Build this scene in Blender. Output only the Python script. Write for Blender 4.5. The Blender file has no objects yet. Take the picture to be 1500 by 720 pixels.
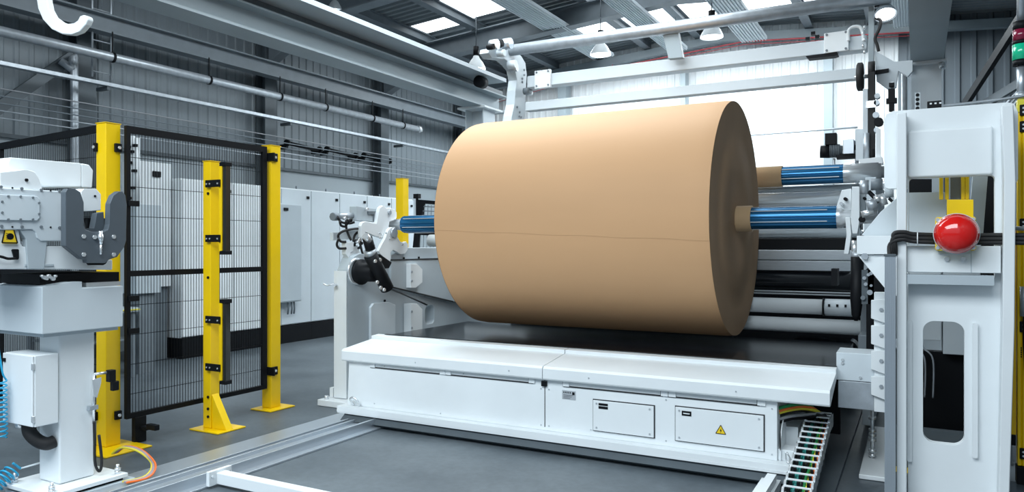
import bpy, bmesh, math, random
from mathutils import Vector, Matrix
from mathutils.geometry import tessellate_polygon
random.seed(4)
R = math.radians
scene = bpy.context.scene
C = scene.collection

# ------------------------------------------------------------------ camera
cd = bpy.data.cameras.new('camera'); cam = bpy.data.objects.new('camera', cd); C.objects.link(cam)
cd.sensor_width = 36.0; cd.lens = 36.0 * 1091 / 1500; cd.clip_start = 0.05; cd.clip_end = 200
cam.location = (0, 0, 1.4); cam.rotation_euler = (R(90), 0, R(28.5))
scene.camera = cam

# ------------------------------------------------------------------ world, lights, exposure
w = bpy.data.worlds.new('world'); scene.world = w; w.use_nodes = True
nt = w.node_tree; bg = nt.nodes['Background']
bg.inputs[1].default_value = 0.68
_tc = nt.nodes.new('ShaderNodeTexCoord'); _sp = nt.nodes.new('ShaderNodeSeparateXYZ'); _cr = nt.nodes.new('ShaderNodeValToRGB')
nt.links.new(_tc.outputs['Generated'], _sp.inputs[0]); nt.links.new(_sp.outputs['Z'], _cr.inputs[0]); nt.links.new(_cr.outputs[0], bg.inputs[0])
_cr.color_ramp.elements[0].position = 0.0; _cr.color_ramp.elements[0].color = (0.10, 0.13, 0.16, 1)
_cr.color_ramp.elements[1].position = 0.45; _cr.color_ramp.elements[1].color = (0.66, 0.84, 1.0, 1)
_e = _cr.color_ramp.elements.new(0.08); _e.color = (0.45, 0.55, 0.64, 1)
vs = scene.view_settings
vs.view_transform = 'Standard'; vs.look = 'None'; vs.gamma = 1; vs.use_curve_mapping = False; vs.exposure = 0.40

def area(name, loc, size, power, rot=(0, 0, 0), col=(0.86, 0.95, 1.0)):
    l = bpy.data.lights.new(name, 'AREA'); l.shape = 'RECTANGLE'; l.size = size[0]; l.size_y = size[1]
    l.energy = power; l.color = col
    o = bpy.data.objects.new(name, l); C.objects.link(o); o.location = loc; o.rotation_euler = rot
    return o
# area lamps: skylight daylight at the back, added fill over reel and front
area('fill_over_reel', (-3.9, 6.3, 5.0), (4.6, 2.6), 230)  # added lamp for the roll top, kept left so the end stays dark
area('daylight_back_row', (-3.6, 12.8, 5.0), (7.0, 1.6), 400)
area('fill_front', (-2.6, -0.3, 5.0), (6.4, 2.8), 415, (R(12), 0, 0))  # added fill for the front-facing sides, no skylight above it

# ------------------------------------------------------------------ materials
MATS = {}
def mat(name, col, rough=0.5, metal=0.0, noise=0.0, scale=6.0, bump=0.0, bscale=40.0, coat=0.0, emit=None, stretch=None, spec=0.5):
    m = bpy.data.materials.new(name); m.use_nodes = True
    t = m.node_tree; b = t.nodes['Principled BSDF']
    c = tuple(col) + (1,)
    b.inputs['Base Color'].default_value = c; b.inputs['Roughness'].default_value = rough
    b.inputs['Metallic'].default_value = metal; b.inputs['Coat Weight'].default_value = coat
    b.inputs['Specular IOR Level'].default_value = spec
    if noise or bump:
        tc = t.nodes.new('ShaderNodeTexCoord'); mp = t.nodes.new('ShaderNodeMapping')
        t.links.new(tc.outputs['Object'], mp.inputs[0])
        if stretch: mp.inputs['Scale'].default_value = stretch
    if noise:
        n = t.nodes.new('ShaderNodeTexNoise'); n.inputs['Scale'].default_value = scale; n.inputs['Detail'].default_value = 6
        r = t.nodes.new('ShaderNodeValToRGB')
        r.color_ramp.elements[0].position = 0.3; r.color_ramp.elements[1].position = 0.7
        r.color_ramp.elements[0].color = tuple(max(0, x * (1 - noise)) for x in col) + (1,)
        r.color_ramp.elements[1].color = tuple(min(1, x * (1 + noise)) for x in col) + (1,)
        t.links.new(mp.outputs[0], n.inputs[0]); t.links.new(n.outputs[0], r.inputs[0]); t.links.new(r.outputs[0], b.inputs['Base Color'])
    if bump:
        n2 = t.nodes.new('ShaderNodeTexNoise'); n2.inputs['Scale'].default_value = bscale; n2.inputs['Detail'].default_value = 4
        bp = t.nodes.new('ShaderNodeBump'); bp.inputs['Strength'].default_value = bump; bp.inputs['Distance'].default_value = 0.01
        t.links.new(mp.outputs[0], n2.inputs[0]); t.links.new(n2.outputs[0], bp.inputs['Height']); t.links.new(bp.outputs[0], b.inputs['Normal'])
    if emit:
        b.inputs['Emission Color'].default_value = tuple(emit[:3]) + (1,); b.inputs['Emission Strength'].default_value = emit[3]
    MATS[name] = m; return m
WHITE = mat('white_paint', (0.80, 0.84, 0.86), 0.38, noise=0.03, scale=3)
PALE = mat('pale_grey_paint', (0.46, 0.52, 0.56), 0.42, noise=0.04, scale=3)
BOXG = mat('light_grey_paint', (0.60, 0.66, 0.70), 0.45, noise=0.03, scale=3)
CRANE = mat('crane_grey_paint', (0.30, 0.355, 0.385), 0.45, noise=0.06, scale=2)
FORK = mat('dark_grey_paint', (0.085, 0.105, 0.125), 0.45, noise=0.06)
STEELD = mat('dark_steel_paint', (0.085, 0.105, 0.12), 0.5, noise=0.08)
STEELM = mat('mid_steel_paint', (0.17, 0.20, 0.225), 0.5, noise=0.08)
BLACK = mat('black_plastic', (0.007, 0.008, 0.010), 0.5, spec=0.15)
BLACKG = mat('black_gloss', (0.010, 0.012, 0.016), 0.16)
RUBBER = mat('black_rubber', (0.012, 0.012, 0.013), 0.65)
YEL = mat('yellow_paint', (0.90, 0.585, 0.0), 0.34, noise=0.03)
YELD = mat('yellow_print', (0.90, 0.62, 0.02), 0.5)
RED = mat('red_plastic', (0.72, 0.012, 0.010), 0.12, coat=0.6)
REDP = mat('red_pipe_paint', (0.62, 0.09, 0.10), 0.45)
REDL = mat('dark_red_lens', (0.22, 0.01, 0.04), 0.2, coat=0.5)
GREENL = mat('green_lens', (0.0, 0.42, 0.22), 0.2, coat=0.5, emit=(0.05, 0.8, 0.45, 0.08))
BLUE = mat('blue_anodised', (0.018, 0.135, 0.29), 0.22, metal=0.55)
CHROME = mat('polished_steel', (0.78, 0.81, 0.83), 0.24, metal=0.65)
ALU = mat('aluminium', (0.56, 0.61, 0.66), 0.36, metal=0.75)
BRUSH = mat('brushed_steel', (0.58, 0.62, 0.65), 0.34, metal=0.55, noise=0.06, scale=12, stretch=(1, 8, 8))
GALV = mat('galvanised_steel', (0.46, 0.50, 0.54), 0.40, metal=0.55, noise=0.12, scale=14)
GREYR = mat('grey_roller', (0.15, 0.18, 0.22), 0.35, metal=0.2)
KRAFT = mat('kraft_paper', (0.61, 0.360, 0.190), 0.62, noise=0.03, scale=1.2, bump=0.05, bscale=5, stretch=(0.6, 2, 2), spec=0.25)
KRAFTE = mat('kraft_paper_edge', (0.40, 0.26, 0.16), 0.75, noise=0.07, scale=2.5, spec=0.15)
CORE = mat('cardboard_core', (0.62, 0.41, 0.23), 0.6, noise=0.04)
CLAD = mat('grey_cladding', (0.215, 0.25, 0.275), 0.5, noise=0.05, scale=1.0)
CLADD = mat('dark_cladding', (0.16, 0.19, 0.215), 0.5, noise=0.05, scale=1.0)
CLADW = mat('white_cladding', (0.86, 0.89, 0.90), 0.5, noise=0.02, scale=1.0)
PLAINW = mat('plain_wall_panel', (0.36, 0.41, 0.44), 0.5, noise=0.04, scale=1.0)
ROOFM = mat('roof_sheet', (0.20, 0.23, 0.25), 0.5, noise=0.05)
LAMPG = mat('lit_lamp', (1, 1, 1), 0.3, emit=(0.95, 0.98, 1.0, 6))
SKYL = mat('skylight_sheet', (0.9, 0.95, 1.0), 0.4, emit=(0.9, 0.97, 1.0, 2.2))
CYAN = mat('blue_hose', (0.02, 0.36, 0.60), 0.3)
LABELG = mat('label_grey', (0.42, 0.45, 0.48), 0.4)
DARKGAP = mat('dark_seam', (0.02, 0.022, 0.025), 0.7)
GREENC = mat('green_cable', (0.01, 0.26, 0.07), 0.4)
ORANGE = mat('orange_cable', (0.85, 0.16, 0.02), 0.4)
YELC = mat('yellow_cable', (0.75, 0.65, 0.04), 0.4)
TEAL = mat('teal_cable', (0.03, 0.27, 0.25), 0.4)
GREYC = mat('grey_cable', (0.30, 0.31, 0.33), 0.45)
PINK = mat('pink_cable', (0.42, 0.27, 0.29), 0.4)
DGLASS = mat('light_curtain_lens', (0.02, 0.022, 0.02), 0.25)

def floor_mat():
    m = bpy.data.materials.new('concrete_floor'); m.use_nodes = True; t = m.node_tree; b = t.nodes['Principled BSDF']
    tc = t.nodes.new('ShaderNodeTexCoord')
    n = t.nodes.new('ShaderNodeTexNoise'); n.inputs['Scale'].default_value = 1.3; n.inputs['Detail'].default_value = 9; n.inputs['Roughness'].default_value = 0.62
    n3 = t.nodes.new('ShaderNodeTexNoise'); n3.inputs['Scale'].default_value = 28; n3.inputs['Detail'].default_value = 5
    r = t.nodes.new('ShaderNodeValToRGB'); r.color_ramp.elements[0].position = 0.30; r.color_ramp.elements[1].position = 0.72
    r.color_ramp.elements[0].color = (0.072, 0.092, 0.110, 1); r.color_ramp.elements[1].color = (0.175, 0.208, 0.232, 1)
    mx = t.nodes.new('ShaderNodeMix'); mx.data_type = 'RGBA'; mx.blend_type = 'MULTIPLY'; mx.inputs[0].default_value = 0.35
    t.links.new(tc.outputs['Object'], n.inputs[0]); t.links.new(tc.outputs['Object'], n3.inputs[0])
    t.links.new(n.outputs[0], r.inputs[0]); t.links.new(r.outputs[0], mx.inputs[6]); t.links.new(n3.outputs[0], mx.inputs[7])
    t.links.new(mx.outputs[2], b.inputs['Base Color'])
    rr = t.nodes.new('ShaderNodeMapRange'); rr.inputs[3].default_value = 0.34; rr.inputs[4].default_value = 0.55
    t.links.new(n.outputs[0], rr.inputs[0]); t.links.new(rr.outputs[0], b.inputs['Roughness'])
    return m
FLOOR = floor_mat()

# ------------------------------------------------------------------ mesh helpers
class MB:
    def __init__(s): s.v = []; s.f = []; s.sm = []
    def add(s, vs_, fs, smooth=False):
        n = len(s.v); s.v += [Vector(p) for p in vs_]; s.f += [[i + n for i in f] for f in fs]; s.sm += [smooth] * len(fs); return s
    def box(s, x0, x1, y0, y1, z0, z1):
        p = [(x, y, z) for z in (z0, z1) for x, y in ((x0, y0), (x1, y0), (x1, y1), (x0, y1))]
        return s.add(p, [(3, 2, 1, 0), (4, 5, 6, 7), (0, 1, 5, 4), (1, 2, 6, 5), (2, 3, 7, 6), (3, 0, 4, 7)])
    def bar(s, p, q, w_, h_, up=(0, 0, 1)):
        p, q = Vector(p), Vector(q); d = (q - p).normalized(); u = Vector(up)
        if abs(d.dot(u)) > 0.98: u = Vector((1, 0, 0))
        a = d.cross(u).normalized(); u = a.cross(d)
        vs_ = [e + a * i * w_ / 2 + u * j * h_ / 2 for e in (p, q) for i, j in ((-1, -1), (1, -1), (1, 1), (-1, 1))]
        return s.add(vs_, [(3, 2, 1, 0), (4, 5, 6, 7), (0, 1, 5, 4), (1, 2, 6, 5), (2, 3, 7, 6), (3, 0, 4, 7)])
    def prism(s, ax, poly, a0, a1, holes=()):
        """poly in the two axes other than ax (in x,y,z order), swept a0..a1 along ax; holes are cut through"""
        def mk(p, a): return {'x': (a, p[0], p[1]), 'y': (p[0], a, p[1]), 'z': (p[0], p[1], a)}[ax]
        loops = [list(poly)] + [list(h) for h in holes]
        flat = [p for l in loops for p in l]; n = len(flat)
        tris = tessellate_polygon([[Vector((p[0], p[1], 0)) for p in l] for l in loops])
        vs_ = [mk(p, a0) for p in flat] + [mk(p, a1) for p in flat]
        fs = [tuple(t) for t in tris] + [tuple(i + n for i in reversed(t)) for t in tris]
        k = 0
        for l in loops:
            m = len(l)
            for i in range(m): j = (i + 1) % m; fs.append((k + i, k + j, k + j + n, k + i + n))
            k += m
        return s.add(vs_, fs)
    def cyl(s, p, q, r, n=24, r2=None, cap=True):
        p, q = Vector(p), Vector(q); r2 = r if r2 is None else r2
        d = (q - p).normalized(); u = Vector((0, 0, 1)) if abs(d.z) < 0.9 else Vector((1, 0, 0))
        a = d.cross(u).normalized(); b = d.cross(a)
        k = len(s.v); vs_ = []
        for e, rr in ((p, r), (q, r2)):
            vs_ += [e + (a * math.cos(2 * math.pi * i / n) + b * math.sin(2 * math.pi * i / n)) * rr for i in range(n)]
        s.add(vs_, [(i, (i + 1) % n, n + (i + 1) % n, n + i) for i in range(n)], True)
        if cap:
            s.add(vs_, [tuple(range(n))[::-1], tuple(range(n, 2 * n))])
        return s
    def tube(s, path, r, n=8):
        path = [Vector(p) for p in path]; rings = []; pa = None
        for i, p in enumerate(path):
            d = (path[min(i + 1, len(path) - 1)] - path[max(i - 1, 0)]).normalized()
            if pa is None:
                u = Vector((0, 0, 1)) if abs(d.z) < 0.9 else Vector((1, 0, 0)); a = d.cross(u).normalized()
            else:
                a = (pa - d * pa.dot(d)).normalized()
            pa = a; b = d.cross(a)
            rings.append([p + (a * math.cos(2 * math.pi * j / n) + b * math.sin(2 * math.pi * j / n)) * r for j in range(n)])
        vs_ = [p for g in rings for p in g]; m = len(rings)
        fs = [(i * n + j, i * n + (j + 1) % n, (i + 1) * n + (j + 1) % n, (i + 1) * n + j) for i in range(m - 1) for j in range(n)]
        s.add(vs_, fs, True); s.add(vs_[:n] + vs_[-n:], [tuple(range(n))[::-1], tuple(range(n, 2 * n))]); return s
    def lathe(s, origin, axis, prof, n=32):
        """prof: list of (distance along axis, radius)"""
        o = Vector(origin); d = Vector(axis).normalized(); u = Vector((0, 0, 1)) if abs(d.z) < 0.9 else Vector((1, 0, 0))
        a = d.cross(u).normalized(); b = d.cross(a); vs_ = []
        for t_, r in prof:
            vs_ += [o + d * t_ + (a * math.cos(2 * math.pi * i / n) + b * math.sin(2 * math.pi * i / n)) * max(r, 1e-4) for i in range(n)]
        fs = [(k * n + i, k * n + (i + 1) % n, (k + 1) * n + (i + 1) % n, (k + 1) * n + i) for k in range(len(prof) - 1) for i in range(n)]
        return s.add(vs_, fs, True)
    def bolt(s, p, axis, r=0.008, h=0.006):
        p = Vector(p); d = Vector(axis).normalized()
        return s.cyl(p, p + d * h, r, 6)
    def build(s, name, material, parent=None, bevel=0.0, seg=2):
        me = bpy.data.meshes.new(name)
        if parent is not None: org = world_loc(parent)
        else:
            xs = [p.x for p in s.v]; ys = [p.y for p in s.v]; zs = [p.z for p in s.v]
            org = Vector(((min(xs) + max(xs)) / 2, (min(ys) + max(ys)) / 2, min(zs)))
        bm = bmesh.new(); vv = [bm.verts.new(p - org) for p in s.v]
        for f, sm_ in zip(s.f, s.sm):
            try:
                fc = bm.faces.new([vv[i] for i in f]); fc.smooth = sm_
            except ValueError: pass
        bmesh.ops.remove_doubles(bm, verts=bm.verts, dist=1e-5)
        bmesh.ops.recalc_face_normals(bm, faces=bm.faces)
        bm.to_mesh(me); bm.free()
        o = bpy.data.objects.new(name, me); C.objects.link(o); me.materials.append(material)
        if parent is not None: o.parent = parent
        else: o.location = org
        if bevel:
            md = o.modifiers.new('bevel', 'BEVEL'); md.width = bevel; md.segments = seg; md.limit_method = 'ANGLE'; md.angle_limit = R(40)
            md.harden_normals = True
        return o
def world_loc(o):
    v = Vector((0, 0, 0))
    while o is not None: v += o.location; o = o.parent
    return v
def thing(name, label, cat, loc=(0, 0, 0), group=None):
    o = bpy.data.objects.new(name, None); C.objects.link(o); o.location = loc; o.empty_display_size = 0.1
    o['label'] = label; o['category'] = cat
    if group: o['group'] = group
    return o
def tag(o, label, cat, group=None):
    o['label'] = label; o['category'] = cat
    if group: o['group'] = group
    return o
def struct(o): o['kind'] = 'structure'; return o
def copy_tree(o, parent=None):
    c = o.copy(); C.objects.link(c); c.parent = parent
    for ch in list(o.children):
        copy_tree(ch, c)
    return c
def rrect(x0, x1, z0, z1, r, n=6):
    pts = []
    for cx, cz, a0 in ((x1 - r, z1 - r, 0), (x0 + r, z1 - r, 90), (x0 + r, z0 + r, 180), (x1 - r, z0 + r, 270)):
        for i in range(n + 1):
            a = R(a0 + 90 * i / n); pts.append((cx + r * math.cos(a), cz + r * math.sin(a)))
    return pts
def arc(cx, cz, r, a0, a1, n=10):
    return [(cx + r * math.cos(R(a0 + (a1 - a0) * i / n)), cz + r * math.sin(R(a0 + (a1 - a0) * i / n))) for i in range(n + 1)]
def spline(pts, n=8):
    pts = [Vector(p) for p in pts]; P_ = [pts[0]] + pts + [pts[-1]]; out = []
    for i in range(1, len(P_) - 2):
        a, b, c, d = P_[i - 1:i + 3]
        for k in range(n):
            t = k / n
            out.append(0.5 * ((2 * b) + (c - a) * t + (2 * a - 5 * b + 4 * c - d) * t * t + (3 * b - a - 3 * c + d) * t ** 3))
    out.append(pts[-1]); return out
def ibeam_y(mb, x, y0, y1, z0, z1, w_, t=0.02, tw=0.014):
    mb.box(x - w_ / 2, x + w_ / 2, y0, y1, z0, z0 + t); mb.box(x - w_ / 2, x + w_ / 2, y0, y1, z1 - t, z1); mb.box(x - tw / 2, x + tw / 2, y0, y1, z0 + t, z1 - t)
def icol(mb, x, y, w_, d_, z0, z1, t=0.02):
    """I column: flanges face +-X, web along X"""
    mb.box(x - d_ / 2, x - d_ / 2 + t, y - w_ / 2, y + w_ / 2, z0, z1); mb.box(x + d_ / 2 - t, x + d_ / 2, y - w_ / 2, y + w_ / 2, z0, z1)
    mb.box(x - d_ / 2 + t, x + d_ / 2 - t, y - t / 2, y + t / 2, z0, z1)
def ribbed(ax, a0, a1, b, z0, z1, sgn, pitch=0.2, depth=0.03, th=0.02):
    """trapezoid cladding running a0..a1 along ax ('x' or 'y'), at plane b, ribs standing out by depth towards sgn"""
    prof = []; a = a0
    while a < a1 - 1e-6:
        e = min(pitch, a1 - a)
        prof += [(a, 0), (a + e * .55, 0), (a + e * .65, depth), (a + e * .9, depth)]; a += pitch
    prof.append((a1, 0))
    mb = MB(); vs_ = []
    for (a, d) in prof:
        q = b + sgn * d
        for z in (z0, z1): vs_.append((a, q, z) if ax == 'x' else (q, a, z))
    n = len(prof)
    mb.add(vs_, [(2 * i, 2 * i + 2, 2 * i + 3, 2 * i + 1) for i in range(n - 1)])
    # solid back sheet so the wall has a thickness
    if ax == 'x': mb.box(a0, a1, min(b - sgn * 0.001, b - sgn * 0.08), max(b - sgn * 0.001, b - sgn * 0.08), z0, z1)
    else: mb.box(min(b - sgn * 0.001, b - sgn * 0.08), max(b - sgn * 0.001, b - sgn * 0.08), a0, a1, z0, z1)
    return mb
def zr(x): return 5.56 - 0.08 * abs(x + 3.3)      # underside of the roof purlins
XL, XR, YB = -9.3, 1.5, 15.0

# ------------------------------------------------------------------ the hall
mb = MB(); mb.box(XL - .3, XR + .3, -5.0, YB + .3, -0.2, 0.0); struct(mb.build('floor', FLOOR))
struct(ribbed('y', -1.0, YB, XL, 2.68, 5.35, 1, 0.17, 0.016).build('wall_left', CLAD))
mb = MB(); mb.box(XL - .12, XL + 0.01, -1.0, YB, 0, 2.66)
for k in range(12): mb.box(XL + .01, XL + .012, 0.5, YB, 0.22 * k + .2, 0.22 * k + .203)
o = struct(mb.build('wall_left_base', PLAINW)); o.name = 'wall_left_base'
mb = MB(); mb.box(XL - .1, XL + .06, 0.5, YB, 2.655, 2.70); struct(mb.build('trim_1', STEELD))
struct(ribbed('x', XL, -0.28, YB, 3.45, 5.75, -1, 0.16, 0.02).build('wall_back', CLADW))
mb = MB(); mb.box(XL, -0.28, YB - .03, YB + .1, 0, 3.45); struct(mb.build('wall_back_base', CLADW))
struct(ribbed('x', -0.28, XR, YB, 0, 5.6, -1, 0.24, 0.04).build('wall_back_bay', CLADD))
mb = MB(); mb.box(XR, XR + .1, -1.0, YB, 0, 5.6); struct(mb.build('wall_right', STEELD))
# ceiling: sloped sheets with ribs, with openings where the skylights sit
SKY_ROWS = [(7.2, 8.2), (10.3, 12.35), (12.95, 14.2)]
def roof_sheet(x0, x1, y0, y1):
    mb = MB()
    n = max(1, int((y1 - y0) / 0.16)); st = (y1 - y0) / n
    prof = []
    for i in range(n):
        y = y0 + i * st; prof += [(y, 0), (y + st * .5, 0), (y + st * .62, .035), (y + st * .88, .035)]
    prof.append((y1, 0)); vs_ = []
    for y, d in prof:
        for x in (x0, x1): vs_.append((x, y, zr(x) + .19 - d))
    mb.add(vs_, [(2 * i, 2 * i + 2, 2 * i + 3, 2 * i + 1) for i in range(len(prof) - 1)])
    mb.add([(x, y, zr(x) + .26) for y in (y0, y1) for x in (x0, x1)], [(0, 1, 3, 2)])
    return mb
PX = [-9.2, -8.05, -6.95, -5.9, -4.85, -3.8, -2.8, -1.75, -0.7, 0.4, 1.5]
SKY = {(1, 1), (2, 1), (4, 2), (5, 2), (6, 2), (7, 2), (8, 2), (4, 1), (5, 1), (6, 1), (7, 1), (3, 0), (5, 0), (7, 0), (3, 2)}
PART = {1: (10.9, 11.5), 2: (10.2, 11.35)}
cm = MB(); win = 0
for i in range(len(PX) - 1):
    x0, x1 = PX[i], PX[i + 1]
    if x0 < -3.3 < x1: parts = [(x0, -3.3), (-3.3, x1)]
    else: parts = [(x0, x1)]
    cuts = []
    for ri, (a, b) in enumerate(SKY_ROWS):
        if (i, ri) in SKY:
            if ri == 1 and i in PART: a, b = PART[i]
            cuts.append((a, b))
    y = -1.0
    for (a, b) in cuts + [(15.0, 15.0)]:
        for (u, v) in parts:
            if a > y: m_ = roof_sheet(u, v, y, a); n = len(cm.v); cm.v += m_.v; cm.f += [[q + n for q in f] for f in m_.f]; cm.sm += m_.sm
        y = b
    for (a, b) in cuts:
        win += 1
        s = MB()
        for (u, v) in parts:
            s.add([(x, yy, zr(x) + dz) for dz in (.2, .22) for yy in (a, b) for x in (u, v)],
                  [(0, 1, 3, 2), (4, 6, 7, 5), (0, 4, 5, 1), (2, 3, 7, 6), (0, 2, 6, 4), (1, 5, 7, 3)])
        struct(s.build('window_%d' % win, SKYL))
struct(cm.build('ceiling', ROOFM))

# purlins along the hall
for i, x in enumerate(PX[1:-1]):
    m_ = MB(); z = zr(x); x_ = x
    m_.box(x - .075, x + .075, 1.6, 14.97, z, z + .012); m_.box(x - .006, x + .006, 1.6, 14.97, z + .012, z + .15); m_.box(x - .06, x + .06, 1.6, 14.97, z + .15, z + .16)
    tag(m_.build('roof_purlin', STEELM), 'grey steel purlin under the roof sheets, number %s from the left wall' % ['one', 'two', 'three', 'four', 'five', 'six', 'seven', 'eight', 'nine'][i], 'beam', 'roof purlins')
# rafters
for i, y in enumerate((8.6, 11.5)):
    m_ = MB()
    for xa, xb in ((-9.0, -3.3), (-3.3, 1.45)):
        za, zb = zr(xa) - .005, zr(xb) - .005
        h0, h1 = (.34, .34)
        for (dz0, dz1, hw) in ((0, -.02, .11), (-.32, -.34, .11), (-.02, -.32, .008)):
            m_.add([(x, yy, z + d) for (x, z) in ((xa, za), (xb, zb)) for yy in (y - hw, y + hw) for d in (dz0, dz1)],
                   [(0, 1, 3, 2), (4, 6, 7, 5), (0, 4, 5, 1), (2, 3, 7, 6), (0, 2, 6, 4), (1, 5, 7, 3)])
    # haunch at the left column
    m_.prism('y', [(-9.0, zr(-9.0) - .34), (-7.9, zr(-7.9) - .34), (-9.0, zr(-9.0) - .8)], y - .09, y + .09)
    tag(m_.build('roof_rafter', STEELM), ['nearest grey steel rafter sloping up from the left wall', 'deep grey steel rafter in the middle bay behind the roll', ''][i], 'beam', 'roof rafters')
# columns on the left wall
for i, y in enumerate((2.6, 5.6, 8.6, 11.5, 14.4)):
    m_ = MB(); icol(m_, -9.14, y, .24, .20, 0, zr(-9.0) - .36 if i > 1 else 4.75)
    tag(m_.build('steel_column', STEELD), ['dark steel column at the left edge of the left wall', 'dark steel column beside the ladder on the left wall',
        'dark steel column behind the far yellow fence post', 'dark steel column on the left wall above the short yellow post', 'last dark steel column in the far left corner'][i], 'column', 'left wall columns')
# dark crane girt along the left wall
m_ = MB(); m_.box(-8.8, -8.62, 1.5, 14.3, 3.99, 4.01); m_.box(-8.8, -8.62, 1.5, 14.3, 4.20, 4.22); m_.box(-8.73, -8.71, 1.5, 14.3, 4.01, 4.20)
tag(m_.build('wall_beam', STEELM), 'long dark steel beam running high along the left wall', 'beam')
m_ = MB(); m_.bar((-9.0, 4.2, 2.60), (-9.0, 5.42, 3.72), .05, .13); tag(m_.build('diagonal_brace', STEELD), 'dark diagonal brace on the left wall beside the ladder', 'brace')
# pipe with clamps
t = thing('duct_pipe', 'long silver round pipe running along the left wall', 'pipe', (-8.5, 8, 3.7))
MB().cyl((-8.55, 1.5, 3.68), (-8.55, 11.9, 3.68), .055, 20).build('pipe', GALV, t)
MB().cyl((-8.55, 11.88, 3.68), (-8.55, 11.97, 3.68), .066, 20).build('end_collar', CHROME, t)
for y in (2.7, 4.2, 5.6, 7.0, 8.3, 9.3, 10.5, 11.4):
    c = MB(); c.cyl((-8.55, y, 3.68), (-8.55, y + .03, 3.68), .063, 20); c.bar((-8.55, y + .015, 3.74), (-8.55, y + .015, 3.99), .012, .012); c.build('clamp', BLACK, t)
# cable tray
t = thing('cable_tray', 'slim pale cable tray running along the left wall below the silver pipe', 'cable tray', (-8.6, 8, 3.36))
c = MB(); c.box(-8.68, -8.58, 1.5, 13.2, 3.335, 3.34); c.box(-8.68, -8.675, 1.5, 13.2, 3.34, 3.375); c.box(-8.585, -8.58, 1.5, 13.2, 3.34, 3.375); c.build('channel', GALV, t)
MB().tube([(-8.64, 1.5, 3.352), (-8.64, 13.2, 3.352)], .011).build('cable', BLACK, t)
for y in (2.6, 5.6, 8.6, 11.5): MB().box(-8.82, -8.60, y - .02, y + .02, 3.29, 3.333).build('bracket', STEELD, t)
for i, (z, mm, x) in enumerate(((3.12, GREYC, -8.78), (3.04, STEELM, -8.78), (2.96, STEELM, -8.78), (2.88, GALV, -8.78), (2.80, GALV, -8.78))):
    m_ = MB().tube([(x, 1.5, z), (x, 14.0, z - .02)], .008)
    tag(m_.build('conduit', mm), 'thin conduit along the left wall, %s of the five parallel runs' % ['topmost', 'second from the top', 'middle one', 'fourth from the top', 'lowest'][i], 'conduit', 'thin conduits on the left wall')
# black door-spring tubes
for i, y in enumerate((9.0, 9.95, 10.95)):
    t = thing('door_spring', ['nearest', 'middle', 'farthest'][i] + ' black ribbed tube mounted on the left wall', 'tube', (-9.2, y, 3.1), 'black tubes on the left wall')
    MB().cyl((-9.12, y, 3.10), (-9.12, y + .78, 3.06), .032, 12).build('tube', BLACK, t)
    for d in (.02, .74): MB().box(-9.27, -9.12, y + d - .01, y + d + .03, 3.0, 3.08).build('wall_bracket', BLACK, t)
    for d in (0, .76): MB().cyl((-9.12, y + d, 3.10 - .04 * d), (-9.12, y + d + .05, 3.10 - .04 * d), .055, 12).build('end_flange', BLACK, t)
# ladder
t = thing('wall_ladder', 'narrow silver ladder fixed in front of the left wall column', 'ladder', (-8.72, 5.6, 3.5))
for y in (5.50, 5.74): MB().tube([(-8.77, y, 3.45), (-8.77, y, 5.2)], .012).build('rail', GALV, t)
for k in range(9): MB().tube([(-8.77, 5.50, 3.52 + .19 * k), (-8.77, 5.74, 3.52 + .19 * k)], .008, 6).build('rung', GALV, t)
m_ = MB().tube(spline([(-8.95, 5.22, 3.60), (-8.9, 5.32, 3.52), (-8.9, 5.36, 3.40), (-8.9, 5.36, .0)]), .045, 14)
tag(m_.build('downpipe', GALV), 'silver downpipe beside the ladder on the left wall', 'pipe')
# red sprinkler pipe on the back wall
t = thing('sprinkler_pipe', 'thin red sprinkler pipe high along the back wall', 'pipe', (-4, 14.6, 5.2))
def zs(x): return 5.62 - 0.075 * abs(x + 2.9) - (.25 if x < -6 else 0) * (abs(x + 6) / 3)
MB().tube([(x, 14.68, zs(x) - .30) for x in (-8.9, -7.5, -6, -5, -4, -2.9, -2, -1, -.1)], .014).build('main_pipe', REDP, t)
MB().tube([(x, 14.68, zs(x) - .36) for x in (-8.9, -7.5, -6, -5, -4, -2.9, -2, -1, -.1)], .007).build('lower_pipe', REDP, t)
for x in (-7, -5.6, -4.2, -2.6, -1.2): MB().bar((x, 14.68, zs(x) - .36), (x, 14.73, zr(x) - .165), .01, .01).build('hanger', REDP, t)
# back wall columns, rail and eave beam
for i, (x, wv) in enumerate(((-6.72, .19), (-4.08, .10), (-1.41, .15))):
    m_ = MB(); m_.box(x - wv / 2, x + wv / 2, 14.62, 14.64, 0, 5.1); m_.box(x + wv / 2 - .03, x + wv / 2, 14.64, 14.86, 0, 5.1); m_.box(x - wv / 2, x + wv / 2, 14.86, 14.88, 0, 5.1)
    tag(m_.build('wall_post', CRANE), ['grey steel post at the left of the bright back wall', 'grey steel post in the middle of the bright back wall', 'grey steel post at the right of the bright back wall'][i], 'column', 'back wall posts')
m_ = MB()
for xa, xb in ((-9.2, -3.3), (-3.3, 1.4)):
    m_.add([(x, yy, zr(x) + d - .17) for x in (xa, xb) for yy in (14.72, 14.86) for d in (0, .15)], [(0, 1, 3, 2), (4, 6, 7, 5), (0, 4, 5, 1), (2, 3, 7, 6), (0, 2, 6, 4), (1, 5, 7, 3)])
tag(m_.build('gable_beam', CRANE), 'pale steel beam under the roof edge at the back wall', 'beam')
m_ = MB().tube([(-3.2, 14.3, 3.46), (-0.9, 14.3, 3.47)], .018); m_.tube([(-.95, 14.3, 3.46), (-.95, 14.3, .0)], .012); m_.tube([(-3.1, 14.3, 3.46), (-3.1, 14.96, 3.46)], .010)
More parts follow.
